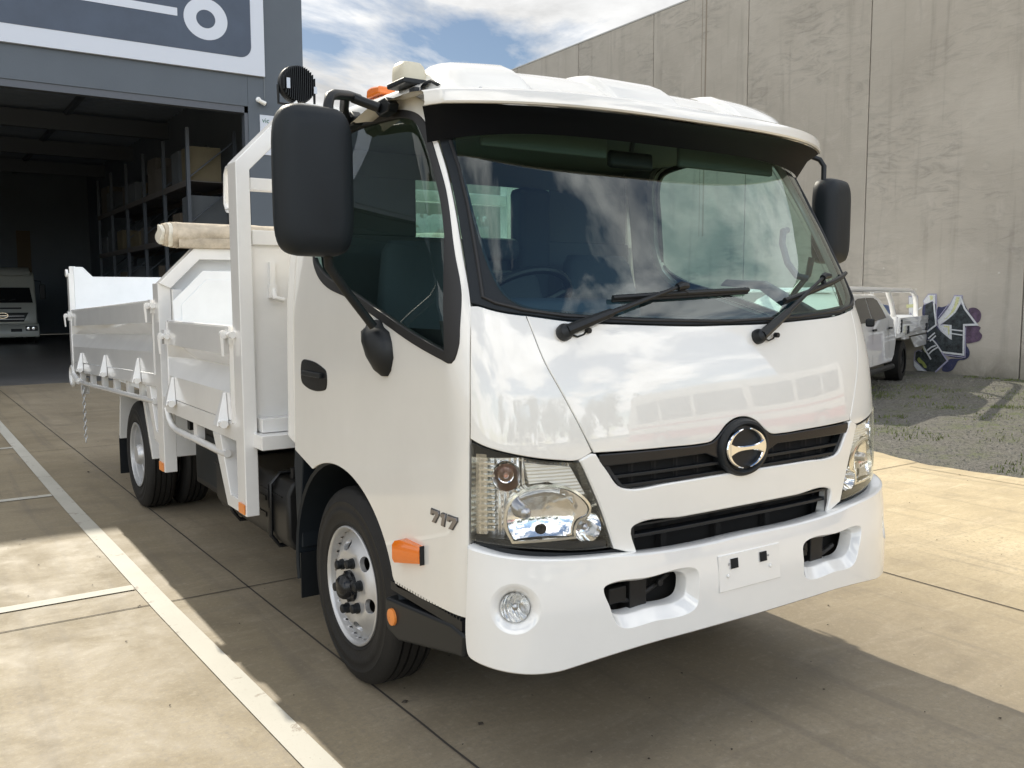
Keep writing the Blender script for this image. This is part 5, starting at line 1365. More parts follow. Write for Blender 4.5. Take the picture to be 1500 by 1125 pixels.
# ------------------------------------------------------------------ tilt-up concrete wall
WALL = blank('precast_concrete'); N = NT(WALL); v = N.co()
ob = N.n('ObjectInfo')
sh_ = N.n('VectorMath', operation='ADD'); N.l(v, sh_.inputs[0])
cmb = N.n('CombineXYZ'); N.l(N.math('MULTIPLY', ob.outputs['Random'], 37.0), cmb.inputs[1]); N.l(cmb.outputs[0], sh_.inputs[1]); v = sh_.outputs[0]
n1 = N.noise(v, .35, 8, .62, .4); n2 = N.noise(v, 1.6, 9, .68, .8); n3 = N.noise(v, 45, 4, .7)
mp = N.n('Mapping'); mp.inputs['Scale'].default_value = (1, 1.6, .12); N.l(v, mp.inputs['Vector']); n4 = N.noise(mp.outputs[0], 2.4, 6, .6, .3)
mp = N.n('Mapping'); mp.inputs['Scale'].default_value = (1, .6, 2.2); N.l(v, mp.inputs['Vector']); n5 = N.noise(mp.outputs[0], 2.2, 9, .7, 1.8)
c = N.mix(N.ramp(n1, .3, .7), (.41, .375, .32), (.54, .50, .435))
c = N.mix(N.ramp(n4, .54, .74, 0, .38), c, (.22, .195, .165))
dk = N.math('MULTIPLY', N.ramp(n5, .47, .66), N.ramp(N.noise(v, .4, 3, .5), .46, .60, .03, .42))
c = N.mix(dk, c, (.17, .16, .145))
c = N.mix(N.ramp(n2, .55, .75, 0, .35), c, (.62, .58, .52)); c = N.mix(N.ramp(n3, .35, .25, 0, .5), c, (.20, .18, .15))
# wall darkens in blotches towards its foot
sx = N.n('SeparateXYZ'); t_ = N.n('TexCoord'); N.l(t_.outputs['Object'], sx.inputs[0])
c = N.mix(N.math('MULTIPLY', N.ramp(sx.outputs[2], .55, .0, 0, 1), N.ramp(n2, .3, .6, .2, .9)), c, (.17, .16, .125))
N.l(c, N.b.inputs['Base Color']); N.b.inputs['Roughness'].default_value = .9
N.l(N.bump(n5, .35, .02, N.bump(n3, .25, .004)), N.b.inputs['Normal'])
CW = thing('precast_wall', 'tall grey precast concrete panel wall standing behind the white ute', 'wall', (14.317, 5.888, 0), -math.radians(1.586))
edges = [3.44 + 3.345 * k - 3.345 * 6 for k in range(15)]
for a, b in zip(edges[:-1], edges[1:]):
    f = MB(); f.box(0, .18, a + .012, b - .012, -.2, 8.94); f.build('wall_panel', WALL, CW, bevel=.012)
f = MB(); f.box(.05, .15, edges[0], edges[-1], -.1, 8.90); f.build('joint_sealant', mat('joint_sealant', (.12, .115, .11), rough=.8), CW)
f = MB(); f.box(-.01, .20, edges[0], edges[-1], 8.942, 8.975); f.build('wall_capping', mat('capping_metal', (.55, .55, .53), rough=.4, metal=.3), CW)
# rusty run marks and form lines
f = MB()
for y, w_ in ((8.15, .05), (8.30, .02)): f.box(-.002, 0.0, y, y + w_, 3.0, 8.9)
f.build('rust_stain', mat('rust_stain', (.30, .255, .205), rough=.9), CW)
f = MB()
for (y, z) in ((.55, 1.9), (2.95, 2.05), (6.3, 3.4), (-1.2, 2.4), (2.2, 1.62)): f.lathe([(0, .022), (-.006, .018), (-.008, .001)], (0, y, z), 'x', 12)
f.build('panel_ferrule', mat('ferrule_patch', (.55, .52, .47), rough=.8), CW)
# spray-painted graffiti
GM = {'white': mat('spray_white', (.66, .68, .70), rough=.75, var=.12, vscale=8), 'yellow': mat('spray_lime', (.62, .63, .34), rough=.75, var=.15, vscale=8),
      'black': mat('spray_charcoal', (.045, .055, .06), rough=.75, var=.9, vscale=9), 'navy': mat('spray_navy', (.045, .05, .11), rough=.75, var=.4, vscale=6),
      'purple': mat('spray_purple', (.13, .085, .14), rough=.75, var=.6, vscale=7), 'lilac': mat('spray_lilac', (.36, .35, .48), rough=.75, var=.1), 'green': mat('spray_green', (.32, .36, .10), rough=.75)}
for m_ in GM.values():
    N = NT(m_); o_ = m_.node_tree.nodes['Material Output']; sp_ = N.noise(N.co(), 38, 5, .8); tr_ = N.n('BsdfTransparent'); mx_ = N.n('MixShader')
    N.l(N.ramp(sp_, .56, .68, 0, .75), mx_.inputs[0]); N.l(N.b.outputs[0], mx_.inputs[1]); N.l(tr_.outputs[0], mx_.inputs[2]); N.l(mx_.outputs[0], o_.inputs['Surface'])
gr_ = None; lay = .0035
def gpoly(pts, m, depth, name):
    l = ccw(spline([(a, b, 0) for a, b in pts], .02)) if m in ('purple', 'navy', 'green') else ccw([tuple(p) for p in pts])
    vs_, fs_ = cdt([l], .2)
    mb = MB(); mb.add([(-depth, a, max(b, .01)) for a, b in vs_], fs_); return mb.build(name, GM[m], gr_ or CW, smooth=0)
halo = MB(); halo.add([(-.003, a, b) for a, b in []], [])
d = lay
for c_, pts in [g for g in GP if g[0] in ('black', 'white')]:
    o = gpoly(inset(ccw([tuple(p) for p in pts]), -.035 if c_ == 'black' else -.022), 'navy' if c_ == 'black' else 'lilac', d, 'graffiti' if gr_ is None else 'painted_halo'); gr_ = gr_ or o; d += .0008
for i, (c_, pts) in enumerate(GP):
    o = gpoly(pts, c_, d, 'graffiti' if gr_ is None else 'painted_shape'); gr_ = gr_ or o; d += .0012
for i, (c_, w_, pts) in enumerate(GS):
    mb = MB()
    P2 = [Vector(p) for p in pts]; rows = []
    for k, p in enumerate(P2):
        t1 = (P2[k] - P2[k - 1]).normalized() if k else (P2[1] - P2[0]).normalized(); t2 = (P2[k + 1] - P2[k]).normalized() if k < len(P2) - 1 else t1
        n_ = Vector((-(t1 + t2).y, (t1 + t2).x)); n_.normalize(); kk = max(.45, n_.dot(Vector((-t1.y, t1.x)))); n_ = n_ * (w_ / 2 / kk)
        rows.append([(-d, p.x + n_.x, p.y + n_.y), (-d, p.x - n_.x, p.y - n_.y)])
    mb.grid(rows); mb.build('painted_stroke', GM[c_], gr_, smooth=0); d += .0012

# ------------------------------------------------------------------ warehouse
def bldmat(name, col, var=.08): return mat(name, col, rough=.7, bump=.12, bscale=35, var=var, vscale=.9)
GREY = bldmat('painted_slate_wall', (.105, .125, .150)); GREYD = bldmat('dark_side_wall', (.19, .225, .27))
WH = thing('warehouse', 'slate grey warehouse with a wide open doorway on the left', 'building', (0, 15.25, 0))
XL, XR, DEP = -14.0, 4.53, 24.0
f = MB(); f.box(3.40, XR, 0, .35, 0, 8.62); f.box(XL, XL + 2.0, 0, .35, 0, 8.62); f.box(XL + 2.0, 3.40, 0, .35, 5.16, 8.62); f.build('front_wall', GREY, WH, bevel=.01)
f = MB(); f.box(XL + 2, 3.40, .02, .20, 5.04, 5.16); f.box(3.33, 3.40, .02, .20, 0, 5.16); f.build('door_frame', mat('door_frame', (.09, .10, .12), rough=.5), WH)
f = MB(); f.box(XR - .2, XR, .36, DEP, 0, 8.4); f.box(XL, XL + .2, .36, DEP, 0, 8.4); f.box(XL, XR, DEP, DEP + .2, 0, 8.4); f.build('side_wall', GREYD, WH)
f = MB(); rows = []
for k in range(240):
    y = .4 + (DEP - .4) * k / 239; z = 6.6 + (.03 if k % 4 < 2 else 0); rows.append([(XL, y, z), (XR, y, z)])
f.grid(rows); f.build('ceiling', mat('roof_sheeting', (.36, .42, .50), rough=.6), WH, smooth=0)
f = MB(); f.box(XL, XR, .3, DEP, 8.2, 8.4); f.build('roof', mat('roof_dark', (.1, .1, .11)), WH)
f = MB()
for y in (5, 10, 15, 20): f.box(XL, XR, y, y + .18, 6.05, 6.5)
for x in (-9, -5, -1, 1.6): f.box(x, x + .12, .4, DEP, 6.45, 6.58)
f.build('roof_beam', mat('beam_grey', (.13, .15, .18), rough=.6), WH)
f = MB(); f.box(3.72, 3.735, -.012, 0, 5.35, 5.75); f.build('camera_conduit', mat('conduit', (.16, .18, .2)), WH)
for (x_, y_) in ((-.72, .75), (-5.5, 6.0)):
    f = MB(); f.lathe([(0, .12), (-.05, .13), (-.05, .001)], (x_, y_, 5.62), 'z', 24)
    o = f.build('ceiling_downlight', mat('lamp_glow', (.9, .9, .88), emis=(1, .97, .92, 6))); o.location = (0, 15.25, 0)
    tag(o, 'small round ceiling lamp glowing just inside the warehouse doorway' if x_ > -2 else 'round ceiling lamp glowing deeper inside the warehouse, far left', 'ceiling lamp')
f = MB(); f.add([(-60, 15.3, .0), (XR, 15.3, .0), (XR, 39, .0), (-60, 39, .0)], [(0, 1, 2, 3)])
setting('warehouse_floor', f, mat('polished_floor', (.16, .155, .15), rough=.35, var=.2, vscale=1))
f = MB(); f.box(-.9, -.1, DEP - .05, DEP, 0, 4.2); f.box(1.6, 2.1, DEP - .05, DEP, 0, 4.2); f.build('rear_panel', mat('ply_panel', (.17, .13, .09), rough=.8), WH)
# the big sign
SG = thing('sign_board', 'large dark sign with white border, bar and ring above the warehouse doorway', 'sign', (0, 15.25, 0))
SW = mat('sign_white', (.62, .66, .74), rough=.5); SD = mat('sign_slate', (.055, .075, .115), rough=.45, var=.15, vscale=2)
f = MB(); f.box(-6.5, 3.73, -.07, -.002, 5.745, 8.45); f.build('sign_backing', SW, SG, bevel=.004)
inn = []
r_ = .22
for cx, cy, a0 in ((3.47 - r_, 6.05 + r_, -90), (3.47 - r_, 8.2 - r_, 0), (-6.2 + r_, 8.2 - r_, 90), (-6.2 + r_, 6.05 + r_, 180)):
    inn += [(cx + r_ * math.cos(math.radians(a0 + 90 * k / 8)), cy + r_ * math.sin(math.radians(a0 + 90 * k / 8))) for k in range(9)]
f = MB(); f.prism(inn, 'y', -.075, -.0701); f.build('sign_field', SD, SG)
f = MB(); rows = []
for k in range(65):
    a = 2 * PI * k / 64; rows.append([(2.63 + .40 * math.cos(a), -.079, 6.645 + .375 * math.sin(a)), (2.63 + .175 * math.cos(a), -.079, 6.645 + .165 * math.sin(a))])
f.grid(rows); f.build('sign_ring', SW, SG)
f = MB(); f.box(-4.0, 2.12, -.080, -.0755, 6.62, 6.76); f.build('sign_bar', SW, SG)
# security camera and notice board
o = thing('security_camera', 'small white security camera under the corner of the big sign', 'security camera', (3.60, 15.25, 5.31))
f = MB(); f.lathe([(0, .05), (-.03, .05), (-.03, .001)], (0, 0, 0), 'y', 16); f.tube([(0, -.02, 0), (.0, -.07, -.02)], .02); f.build('mount', WHITE, o)
f = MB(); f.lathe([(0, .001), (.0, .04), (.14, .045), (.15, .03), (.15, .001)], (0, 0, 0), 'x', 20); f.xf(Matrix.Translation((-.02, -.09, -.03)) @ Matrix.Rotation(math.radians(20), 4, 'Y')); f.build('camera_body', WHITE, o)
f = MB(); f.lathe([(0, .03), (.006, .028), (.008, .001)], (0, 0, 0), 'x', 20); f.xf(Matrix.Translation((.125, -.09, -.085)) @ Matrix.Rotation(math.radians(20), 4, 'Y')); f.build('lens', BLKGL, o)
NB = thing('notice_board', 'white notice board on the grey warehouse pillar beside the doorway', 'sign', (0, 15.25, 0))
f = MB(); f.box(3.62, 4.46, -.02, -.002, 4.27, 5.03); f.build('board', SW, NB, bevel=.003)
def text(name, s, size, x, z, m, parent, bold=0.0, shear=0.0):
    cu = bpy.data.curves.new(name, 'FONT'); cu.body = s; cu.size = size; cu.shear = shear; cu.offset = bold; cu.extrude = .001
    o = bpy.data.objects.new(name, cu); COL.objects.link(o); dg = bpy.context.evaluated_depsgraph_get()
    me = bpy.data.meshes.new_from_object(o.evaluated_get(dg)); bpy.data.objects.remove(o)
    me.transform(Matrix.Translation((x, -.0225, z)) @ Matrix.Rotation(PI / 2, 4, 'X')); me.materials.clear(); me.materials.append(m)
    q = bpy.data.objects.new(name, me); COL.objects.link(q); q.parent = parent; return q
INK = mat('sign_ink', (.03, .04, .05)); GRN = mat('sign_green_ink', (.06, .16, .12))
text('lettering', 'vic', .13, 3.66, 4.885, GRN, NB, .001); text('lettering', 'roads', .13, 3.855, 4.885, INK, NB, .004)
text('lettering', 'LI', .20, 3.66, 4.66, INK, NB, .004, .2); text('lettering', '9 4', .17, 3.80, 4.35, GRN, NB, .003)

# pallet rack and boxes on the right inside wall
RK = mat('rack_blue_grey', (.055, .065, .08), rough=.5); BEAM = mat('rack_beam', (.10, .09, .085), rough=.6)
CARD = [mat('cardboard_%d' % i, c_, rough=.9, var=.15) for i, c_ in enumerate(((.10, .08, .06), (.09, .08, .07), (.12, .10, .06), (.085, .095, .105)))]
RA = thing('pallet_rack', 'tall pallet rack standing along the right inside wall of the warehouse', 'rack', (2.55, 16.6, 0))
for k in range(6):
    y = k * 2.0; f = MB()
    for x in (0, .95): f.box(x, x + .07, y, y + .09, 0, 4.9)
    for j in range(5): f.tube([(.035, y + .045, .3 + j * .9), (.98, y + .045, 1.1 + j * .9)], .015, 6)
    f.build('rack_frame', RK, RA)
for k in range(5):
    for z in (1.35, 2.65, 3.75):
        f = MB()
        for x in (0, .95): f.box(x, x + .05, k * 2 + .09, k * 2 + 2.0, z, z + .1)
        f.box(0.0, 1.0, k * 2 + .1, k * 2 + 1.98, z + .101, z + .12)
        f.build('rack_shelf', BEAM, RA)
desc = ['brown', 'tan', 'yellowish', 'grey']; lev = {0: 'floor level', 1: 'low shelf', 2: 'middle shelf', 3: 'top shelf'}; bayn = ['first', 'second', 'third', 'fourth', 'fifth']
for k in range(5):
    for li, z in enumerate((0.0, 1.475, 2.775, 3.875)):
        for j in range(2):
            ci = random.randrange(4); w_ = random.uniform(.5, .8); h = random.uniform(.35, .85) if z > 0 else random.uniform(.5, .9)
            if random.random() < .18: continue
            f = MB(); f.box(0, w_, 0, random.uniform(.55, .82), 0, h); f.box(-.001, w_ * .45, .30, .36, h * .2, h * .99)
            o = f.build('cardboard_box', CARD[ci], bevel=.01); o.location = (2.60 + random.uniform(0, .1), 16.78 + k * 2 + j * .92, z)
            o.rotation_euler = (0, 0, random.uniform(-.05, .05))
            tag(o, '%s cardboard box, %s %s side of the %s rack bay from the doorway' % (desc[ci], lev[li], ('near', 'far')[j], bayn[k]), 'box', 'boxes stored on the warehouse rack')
# ------------------------------------------------------------------ truck parked inside the warehouse
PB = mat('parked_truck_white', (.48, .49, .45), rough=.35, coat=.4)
DG = mat('dark_glass', (.012, .014, .016), rough=.08)
def small_truck(label, loc, rz, paintm, group=None):
    t = thing('parked_truck', label, 'truck', loc, rz, group)
    f = MB(); f.prism([(0, .62), (0, 1.28), (.05, 1.36), (.30, 2.20), (.42, 2.34), (1.9, 2.36), (1.9, .62)], 'x', -1.0, 1.0); f.build('cab', paintm, t, bevel=.05, seg=3)
    f = MB(); f.prism([(-.16, .22), (-.17, .55), (-.10, .66), (.3, .66), (.3, .22)], 'x', -1.03, 1.03); f.build('bumper', paintm, t, bevel=.03, seg=3)
    f = MB(); f.add([(-.90, .035, 1.33), (.90, .035, 1.33), (.80, .295, 2.17), (-.80, .295, 2.17)], [(0, 1, 2, 3)]); f.build('windscreen', DG, t)
    f = MB(); f.prism([(.10, 2.22), (.18, 2.34), (.5, 2.50), (.9, 2.50), (.9, 2.38), (.42, 2.36)], 'x', -.88, .88); f.build('roof_spoiler', paintm, t, bevel=.03)
    f = MB(); f.prism([(-.75, 1.02), (-.60, .72), (.60, .72), (.75, 1.02)], 'y', -.012, .02); g = f.build('grille', BLK, t)
    f = MB()
    for z in (.80, .90): f.box(-.62, .62, -.022, -.012, z, z + .018)
    f.build('louvre', SATIN, g)
    f = MB(); f.tube([(.15 * math.cos(a), -.03, .93 + .085 * math.sin(a)) for a in [2 * PI * k / 24 for k in range(24)]], .014, 6, closed=True); f.tube([(-.13, -.03, .93), (.13, -.03, .93)], .012, 6); f.build('emblem', CHROME, g)
    f = MB(); f.box(-.55, .55, -.015, .01, 1.14, 1.19); f.build('cab_slot', BLK, t)
    for sg in (-1, 1):
        f = MB(); f.box(min(sg * .62, sg * .98), max(sg * .62, sg * .98), -.19, -.14, .42, .58); h = f.build('headlight', HLD, t, bevel=.02)
        f = MB(); f.lathe([(0, .001), (-.004, .05), (.0, .06)], (sg * .72, -.195, .50), 'y', 16); f.lathe([(0, .001), (-.004, .05), (.0, .06)], (sg * .87, -.195, .50), 'y', 16); f.build('lamp', HLB, h)
        f = MB(); f.box(min(sg * .2, sg * .52), max(sg * .2, sg * .52), -.185, -.16, .40, .50); f.build('air_slot', BLK, t)
        f = MB(); f.box(min(sg * 1.14, sg * 1.32), max(sg * 1.14, sg * 1.32), .25, .33, 1.45, 1.95); m_ = f.build('side_mirror', BLK, t, bevel=.03)
        f = MB(); f.tube([(sg * 1.2, .3, 1.9), (sg * 1.18, .3, 2.05), (sg * .95, .4, 2.08)], .015, 6); f.build('mirror_arm', BLK, m_)
        f = MB(); f.lathe([(0, .25), (0, .40), (sg * .04, .44), (sg * .24, .44), (sg * .24, .2), (sg * .05, .2), (sg * .05, .001)], (-sg * 0 + sg * .74, .95, .44), 'x', 32); f.build('wheel', RUB, t)
        f = MB(); f.lathe([(0, .25), (0, .40), (sg * .04, .44), (sg * .24, .44), (sg * .24, .2), (sg * .05, .2), (sg * .05, .001)], (sg * .74, 4.6, .44), 'x', 32); f.build('wheel', RUB, t)
        f = MB(); f.tube([(sg * .15 - .2, .06, 1.34), (sg * .15 + .25, .075, 1.46)], .012, 6); f.build('wiper', BLK, t)
    f = MB(); f.box(-.4, .4, .3, 5.8, .5, .8); f.build('chassis', CHAS, t)
    f = MB(); f.box(-1.05, 1.05, 2.1, 5.9, .85, 1.35); f.build('tray', paintm, t, bevel=.02)
    return t
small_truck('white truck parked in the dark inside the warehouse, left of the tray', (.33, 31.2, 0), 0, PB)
# ------------------------------------------------------------------ white dual-cab ute by the wall
DGU = mat('ute_dark_glass', (.008, .009, .010), rough=.12, spec=.25)
UW = paint('ute_white_paint', (.88, .88, .87), rough=.3)
UT = thing('dual_cab_ute', 'white dual-cab ute with aluminium tray parked on the gravel in front of the graffiti wall', 'ute', (12.25, 6.95, -.01), math.atan2(.382, .924))
prof = [(-5.35, .42), (-5.40, .85), (-5.25, .98), (-4.15, 1.10), (-4.05, 1.12), (-3.45, 1.46), (-3.1, 1.535), (-1.75, 1.535), (-1.40, 1.44), (-.98, 1.17), (-.82, 1.12), (-.68, .75), (-.82, .50), (-1.0, .40), (-3.45, .40), (-3.6, .72), (-3.95, .86), (-4.35, .82), (-4.6, .55), (-4.7, .42)]
f = MB(); Wd = 1.66
secs = [(0.0, 0), (.0, 0), (Wd, 0), (Wd, 0)]
n = len(prof); V = []
def tum(z, side):
    t = max(0, z - 1.05) * .34
    return t if side == 0 else Wd - t
vs = [(x, tum(z, 0), z) for x, z in prof] + [(x, tum(z, 1), z) for x, z in prof]
f.add(vs, [tuple(range(n)), tuple(range(n, 2 * n))[::-1]] + [(i, (i + 1) % n, n + (i + 1) % n, n + i) for i in range(n)])
f.build('body', UW, UT, bevel=.035, seg=3, smooth=40)
for side in (0, 1):
    def pp(x, z, o=.006):
        y = tum(z, side); return (x, y - o if side == 0 else y + o, z)
    for nm, q in (('front_window', [(-3.38, 1.10), (-3.36, 1.27), (-3.20, 1.43), (-2.98, 1.465), (-2.50, 1.475), (-2.50, 1.11)]), ('rear_window', [(-2.44, 1.11), (-2.44, 1.475), (-1.92, 1.475), (-1.70, 1.43), (-1.52, 1.28), (-1.42, 1.15)])):
        f = MB(); f.add([pp(x, z) for x, z in q], [tuple(range(len(q)))]); f.build(nm, DGU, UT)
    f = MB()
    for (x0, x1, z0, z1) in ((-2.475, -2.465, .45, 1.10), (-3.55, -3.54, .75, 1.08), (-1.28, -1.27, .62, 1.12)):
        f.add([pp(x0, z0, .004), pp(x1, z0, .004), pp(x1, z1, .004), pp(x0, z1, .004)], [(0, 1, 2, 3)])
    f.build('door_seam', VOID, UT)
    for x in (-2.60, -1.42):
        f = MB(); y = -.035 if side == 0 else Wd + .0; f.box(x, x + .22, y, y + .03, .965, 1.0); f.build('door_handle', BLK, UT, bevel=.008)
    y = -.02 if side == 0 else Wd - .06
    f = MB(); f.tube([(-3.4, y + .03, .33), (-.9, y + .03, .33)], .045, 10); f.build('side_step', BLK, UT)
    f = MB(); y = -.24 if side == 0 else Wd + .06; f.box(-3.35, -3.25, y + .06, y + .18, 1.06, 1.18); f.build('side_mirror', BLK, UT, bevel=.03)
    for x in (-4.15, .12):
        f = MB(); sgn = -1 if side == 0 else 1; yc = .02 if side == 0 else Wd - .02
        f.lathe([(sgn * 0, .22), (0, .30), (-sgn * .02, .355), (-sgn * .25, .355), (-sgn * .27, .3), (-sgn * .27, .1)], (x, yc, .355), 'y', 36)
        w_ = f.build('wheel', RUB, UT); f = MB(); f.lathe([(-sgn * .02, .22), (-sgn * .05, .18), (-sgn * .03, .06), (-sgn * .02, .001)], (x, yc, .355), 'y', 24); f.build('rim', BLKGL, w_)
f = MB(); f.box(-.62, 2.42, .0, Wd, .78, .86); f.box(-.70, -.60, 0, Wd, .80, 1.15); f.build('tray_floor', UW, UT, bevel=.01)
for y0, y1, nm in ((-.03, 0, 'drop_side'), (Wd, Wd + .03, 'drop_side')):
    f = MB(); f.box(-.56, 2.40, y0, y1, .86, 1.125); 
    for z in (.90, .97, 1.04): f.box(-.56, 2.40, y0 - .006 if y0 < 0 else y0, y1 if y0 < 0 else y1 + .006, z, z + .03)
    f.build(nm, UW, UT, bevel=.004)
f = MB(); f.box(2.41, 2.44, 0, Wd, .80, 1.125); f.build('tailgate', UW, UT)
f = MB()
for x in (.12, 2.0): f.prism([(x - .05, .84), (x + .05, .84), (x + .02, .98), (x - .02, .98)], 'y', -.06, -.031)
f.box(-.50, -.46, -.05, -.031, .88, 1.10); f.box(2.28, 2.32, -.05, -.031, 1.0, 1.10)
f.build('tray_latch', BLK, UT)
f = MB(); f.box(.0, .35, -.02, .05, .74, .78); f.prism([(.55, .76), (2.35, .76), (2.3, .55), (1.05, .55)], 'y', -.01, .01); f.build('mudguard', UW, UT)
f = MB(); f.box(-3.5, 2.3, .45, Wd - .45, .38, .62); f.build('chassis', CHAS, UT)
for y in (.10, Wd - .10):
    f = MB(); f.tube([(-3.9, y, 1.60), (.85, y, 1.605), (1.2, y, 1.585), (1.48, y, 1.50), (1.62, y, 1.36), (1.66, y, 1.12)], .045, 10)
    f.tube([(-1.05, y, 1.60), (-.70, y, 1.38), (-.42, y, 1.12)], .045, 10); f.tube([(-2.2, y, 1.54), (-2.2, y, 1.60)], .03, 8)
    f.build('ladder_rack', UW, UT, smooth=50)
f = MB()
for x in (-3.6, -1.2, 1.0): f.tube([(x, .10, 1.60), (x, Wd - .10, 1.60)], .03, 8)
f.build('rack_crossbar', UW, UT)
BL = mat('blue_tool', (.05, .09, .22), rough=.5)
f = MB(); f.prism([(-.55, 1.15), (-.55, 1.36), (-.10, 1.34), (.05, 1.26), (.35, 1.24), (.35, 1.19), (.05, 1.17)], 'y', .25, .45); o = f.build('tool_case', BL, bevel=.02); o.location = UT.location; o.rotation_euler = UT.rotation_euler
tag(o, 'small blue tool sitting at the front of the white ute tray', 'tool')

# ------------------------------------------------------------------ what stands behind the photographer and shows in the paint
BUSR = mat('coach_red', (.50, .035, .04), rough=.3, coat=.5)
BS = thing('coach', 'white coach with red stripes parked across the yard, seen reflected in the bonnet', 'coach', (10.2, -9.0, 0), math.radians(62))
f = MB(); f.prism([(-4.6, .45), (-4.7, 1.3), (-4.3, 2.75), (-4.0, 2.95), (4.5, 2.95), (4.65, 2.6), (4.65, .45), (3.3, .45), (3.2, .95), (2.3, .95), (2.2, .45), (-2.2, .45), (-2.3, .95), (-3.2, .95), (-3.3, .45)], 'y', -1.2, 1.2); f.build('body', paint('coach_white', (.75, .75, .74)), BS, bevel=.05, seg=3)
for y in (-1.206, 1.204):
    f = MB(); f.box(-4.62, 4.62, y, y + .003, .50, .92); f.box(-4.62, 4.62, y, y + .003, 1.25, 1.33); f.build('stripe', BUSR, BS)
    f = MB()
    for k in range(6): f.box(-4.0 + k * 1.4, -2.75 + k * 1.4, y, y + .002, 1.55, 2.45)
    f.build('window', DG, BS)
for sg in (-1, 1):
    for x in (-2.75, 2.75):
        f = MB(); f.lathe([(0, .001), (0, .24), (.01 * sg, .46), (-.25 * sg, .46)], (x, sg * 1.2, .47), 'y', 28); w_ = f.build('wheel', RUB, BS)
        f = MB(); f.lathe([(sg * .02, .001), (sg * .02, .12), (0.012 * sg, .24)], (x, sg * 1.2, .47), 'y', 28); f.build('rim', SILV, w_)
PW = paint('yard_truck_white', (.74, .74, .73))
labs = ['white truck facing the yard across from the tipper, nearest the tree line', 'white truck second in the row across the yard', 'white truck third in the row across the yard']
for k, x in enumerate((-9.5, -5.2, -1.0)):
    small_truck(labs[k], (x, -26, 0), PI, PW, 'white trucks parked in a row across the yard')
LEAF = mat('tree_leaf', (.055, .075, .03), rough=.8, var=.4, vscale=2); BARK = mat('bark', (.10, .07, .05), rough=.9)
def tree(x, y, h, r, lab):
    t = thing('gum_tree', lab, 'tree', (x, y, 0), 0, 'trees along the far side of the yard')
    f = MB(); f.tube([(0, 0, 0), (.1, 0, h * .3), (-.1, .1, h * .6), (0, 0, h * .85)], [.28, .22, .15, .05], 8)
    for k in range(5):
        a = k * 1.3; f.tube([(0, 0, h * (.35 + .08 * k)), (r * .5 * math.cos(a), r * .5 * math.sin(a), h * (.5 + .08 * k))], [.1, .03], 6)
    f.build('trunk', BARK, t)
    f = MB()
    cl = [(random.gauss(0, r * .45), random.gauss(0, r * .45), h * random.uniform(.38, .95), random.uniform(.5, 1.0) * r * .45) for _ in range(22)]
    for (cx, cy, cz, cr) in cl:
        for _ in range(90):
            d = Vector((random.gauss(0, 1), random.gauss(0, 1), random.gauss(0, 1))).normalized() * cr * random.uniform(.5, 1)
            p = Vector((cx, cy, cz)) + d; u = Vector((random.gauss(0, 1), random.gauss(0, 1), random.gauss(0, 1))).normalized() * .22; w_ = u.cross(d.normalized()).normalized() * .16
            f.add([p - u, p + w_, p + u, p - w_], [(0, 1, 2, 3)])
    f.build('crown', LEAF, t, smooth=0, recalc=False)
tl = ['tallest gum tree', 'low round tree', 'broad bushy tree', 'thin upright tree', 'wide spreading tree', 'short dense tree', 'leaning crowned tree', 'dark full tree']
for k in range(8):
    tree(-24 + k * 7 + random.uniform(-1, 1), -36 + random.uniform(-3, 3), (8.5, 4.5, 6, 7, 6.5, 4, 7.2, 6.2)[k], (3.4, 3, 4, 2.4, 4.6, 3, 3.4, 4.2)[k], tl[k] + ' beyond the row of trucks across the yard')

# ------------------------------------------------------------------ sky, sun, camera
SUNV = Vector((.104, 1.32, 1.0)).normalized()
el = math.asin(SUNV.z); az = math.atan2(SUNV.x, SUNV.y)
W = bpy.data.worlds.new('World'); sc.world = W; W.use_nodes = True
nt = W.node_tree; nt.nodes.clear(); N = NT(W)
out = nt.nodes.new('ShaderNodeOutputWorld'); bg = N.n('Background')
sky = nt.nodes.new('ShaderNodeTexSky'); sky.sky_type = 'NISHITA'; sky.sun_disc = False; sky.sun_elevation = el; sky.sun_rotation = az
sky.air_density = 1.0; sky.dust_density = .3; sky.ozone_density = 1.4
tc = N.n('TexCoord'); sp = N.n('SeparateXYZ'); N.l(tc.outputs['Generated'], sp.inputs[0])
zz = N.math('ADD', N.math('MAXIMUM', sp.outputs[2], 0.0), .22)
cv_ = N.n('CombineXYZ'); N.l(N.math('DIVIDE', sp.outputs[0], zz), cv_.inputs[0]); N.l(N.math('DIVIDE', sp.outputs[1], zz), cv_.inputs[1])
mp = N.n('Mapping'); mp.inputs['Location'].default_value = CLOUD_OFF; mp.inputs['Scale'].default_value = (1, 1, 1); N.l(cv_.outputs[0], mp.inputs['Vector'])
n1 = N.noise(mp.outputs[0], 1.25, 9, .58, .35); n2 = N.noise(mp.outputs[0], 3.2, 8, .6, .5)
cs_ = N.ramp(sp.outputs[1], .15, -.35, 0.0, .085)
cov = N.ramp(N.math('SUBTRACT', n1, cs_), .375, .455)
shade = N.ramp(n2, .32, .66, .62, 1.08)
skf = N.ramp(sp.outputs[1], .2, -.4, 1.0, 2.9)
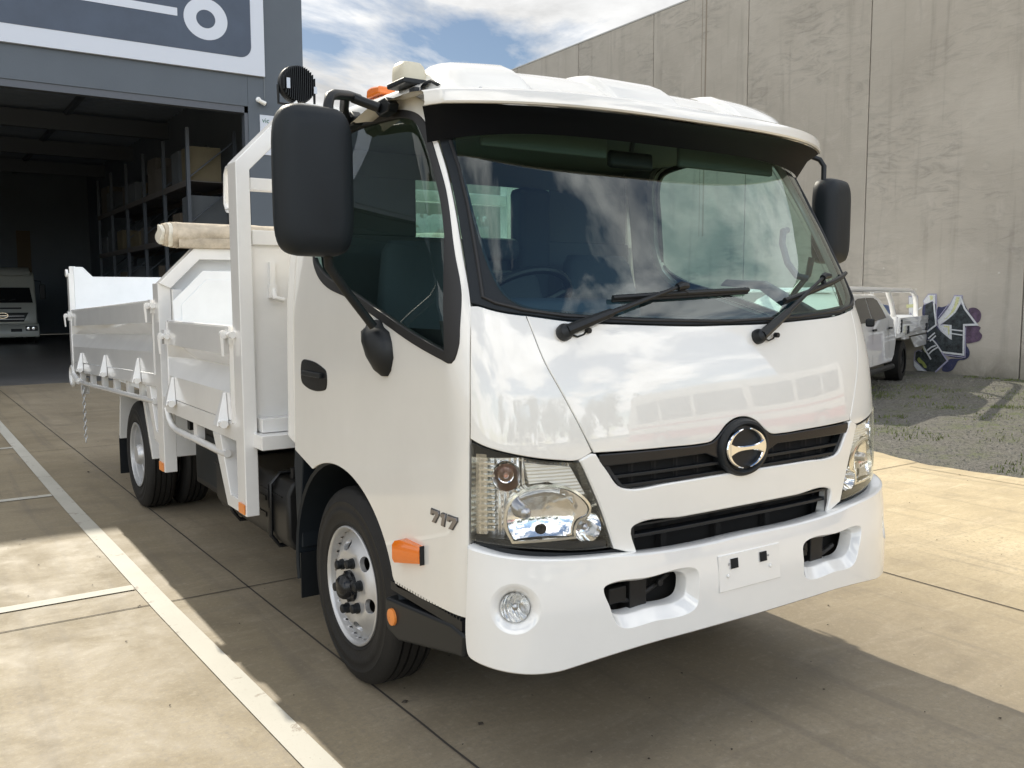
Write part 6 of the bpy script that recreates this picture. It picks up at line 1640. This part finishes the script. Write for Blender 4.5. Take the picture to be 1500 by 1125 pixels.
skym = N.n('VectorMath', operation='SCALE'); N.l(sky.outputs[0], skym.inputs[0]); N.l(N.math('MULTIPLY', skf, SKY_K), skym.inputs['Scale'])
front = N.ramp(sp.outputs[1], .25, -.55, 1.0, FRONT_K)  # clouds behind the camera boosted, added fill for the truck's shaded front
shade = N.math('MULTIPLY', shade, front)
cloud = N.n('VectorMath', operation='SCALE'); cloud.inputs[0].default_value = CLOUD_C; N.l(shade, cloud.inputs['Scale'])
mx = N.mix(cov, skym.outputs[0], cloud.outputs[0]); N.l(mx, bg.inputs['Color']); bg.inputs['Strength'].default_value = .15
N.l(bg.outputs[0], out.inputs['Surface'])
sl = bpy.data.lights.new('sun', 'SUN'); sl.energy = SUN_E; sl.angle = math.radians(.55); sl.color = (1, .92, .77)
so = bpy.data.objects.new('sun', sl); COL.objects.link(so); so.rotation_euler = SUNV.to_track_quat('Z', 'Y').to_euler()
cam = bpy.data.cameras.new('camera'); co_ = bpy.data.objects.new('camera', cam); COL.objects.link(co_)
cam.sensor_width = 36; cam.lens = 36 * 1318.15 / 1500; cam.clip_end = 2000; cam.clip_start = .05
yaw, pit, rol = math.radians(33.97282), math.radians(5.56156), math.radians(-.16382)
fw = Vector((math.sin(yaw) * math.cos(pit), math.cos(yaw) * math.cos(pit), -math.sin(pit))); r0 = Vector((math.cos(yaw), -math.sin(yaw), 0)); u0 = r0.cross(fw)
r1 = r0 * math.cos(rol) + u0 * math.sin(rol); u1 = -r0 * math.sin(rol) + u0 * math.cos(rol)
Mc = Matrix(((r1.x, u1.x, -fw.x, -2.33161), (r1.y, u1.y, -fw.y, -2.33346), (r1.z, u1.z, -fw.z, 1.50371), (0, 0, 0, 1)))
co_.matrix_world = Mc
sc.camera = co_
sc.view_settings.view_transform = 'Standard'; sc.view_settings.look = 'None'; sc.view_settings.exposure = 0; sc.view_settings.gamma = 1
sc.cycles.max_bounces = 8; sc.cycles.transparent_max_bounces = 12; sc.cycles.glossy_bounces = 4; sc.cycles.caustics_reflective = False; sc.cycles.caustics_refractive = False
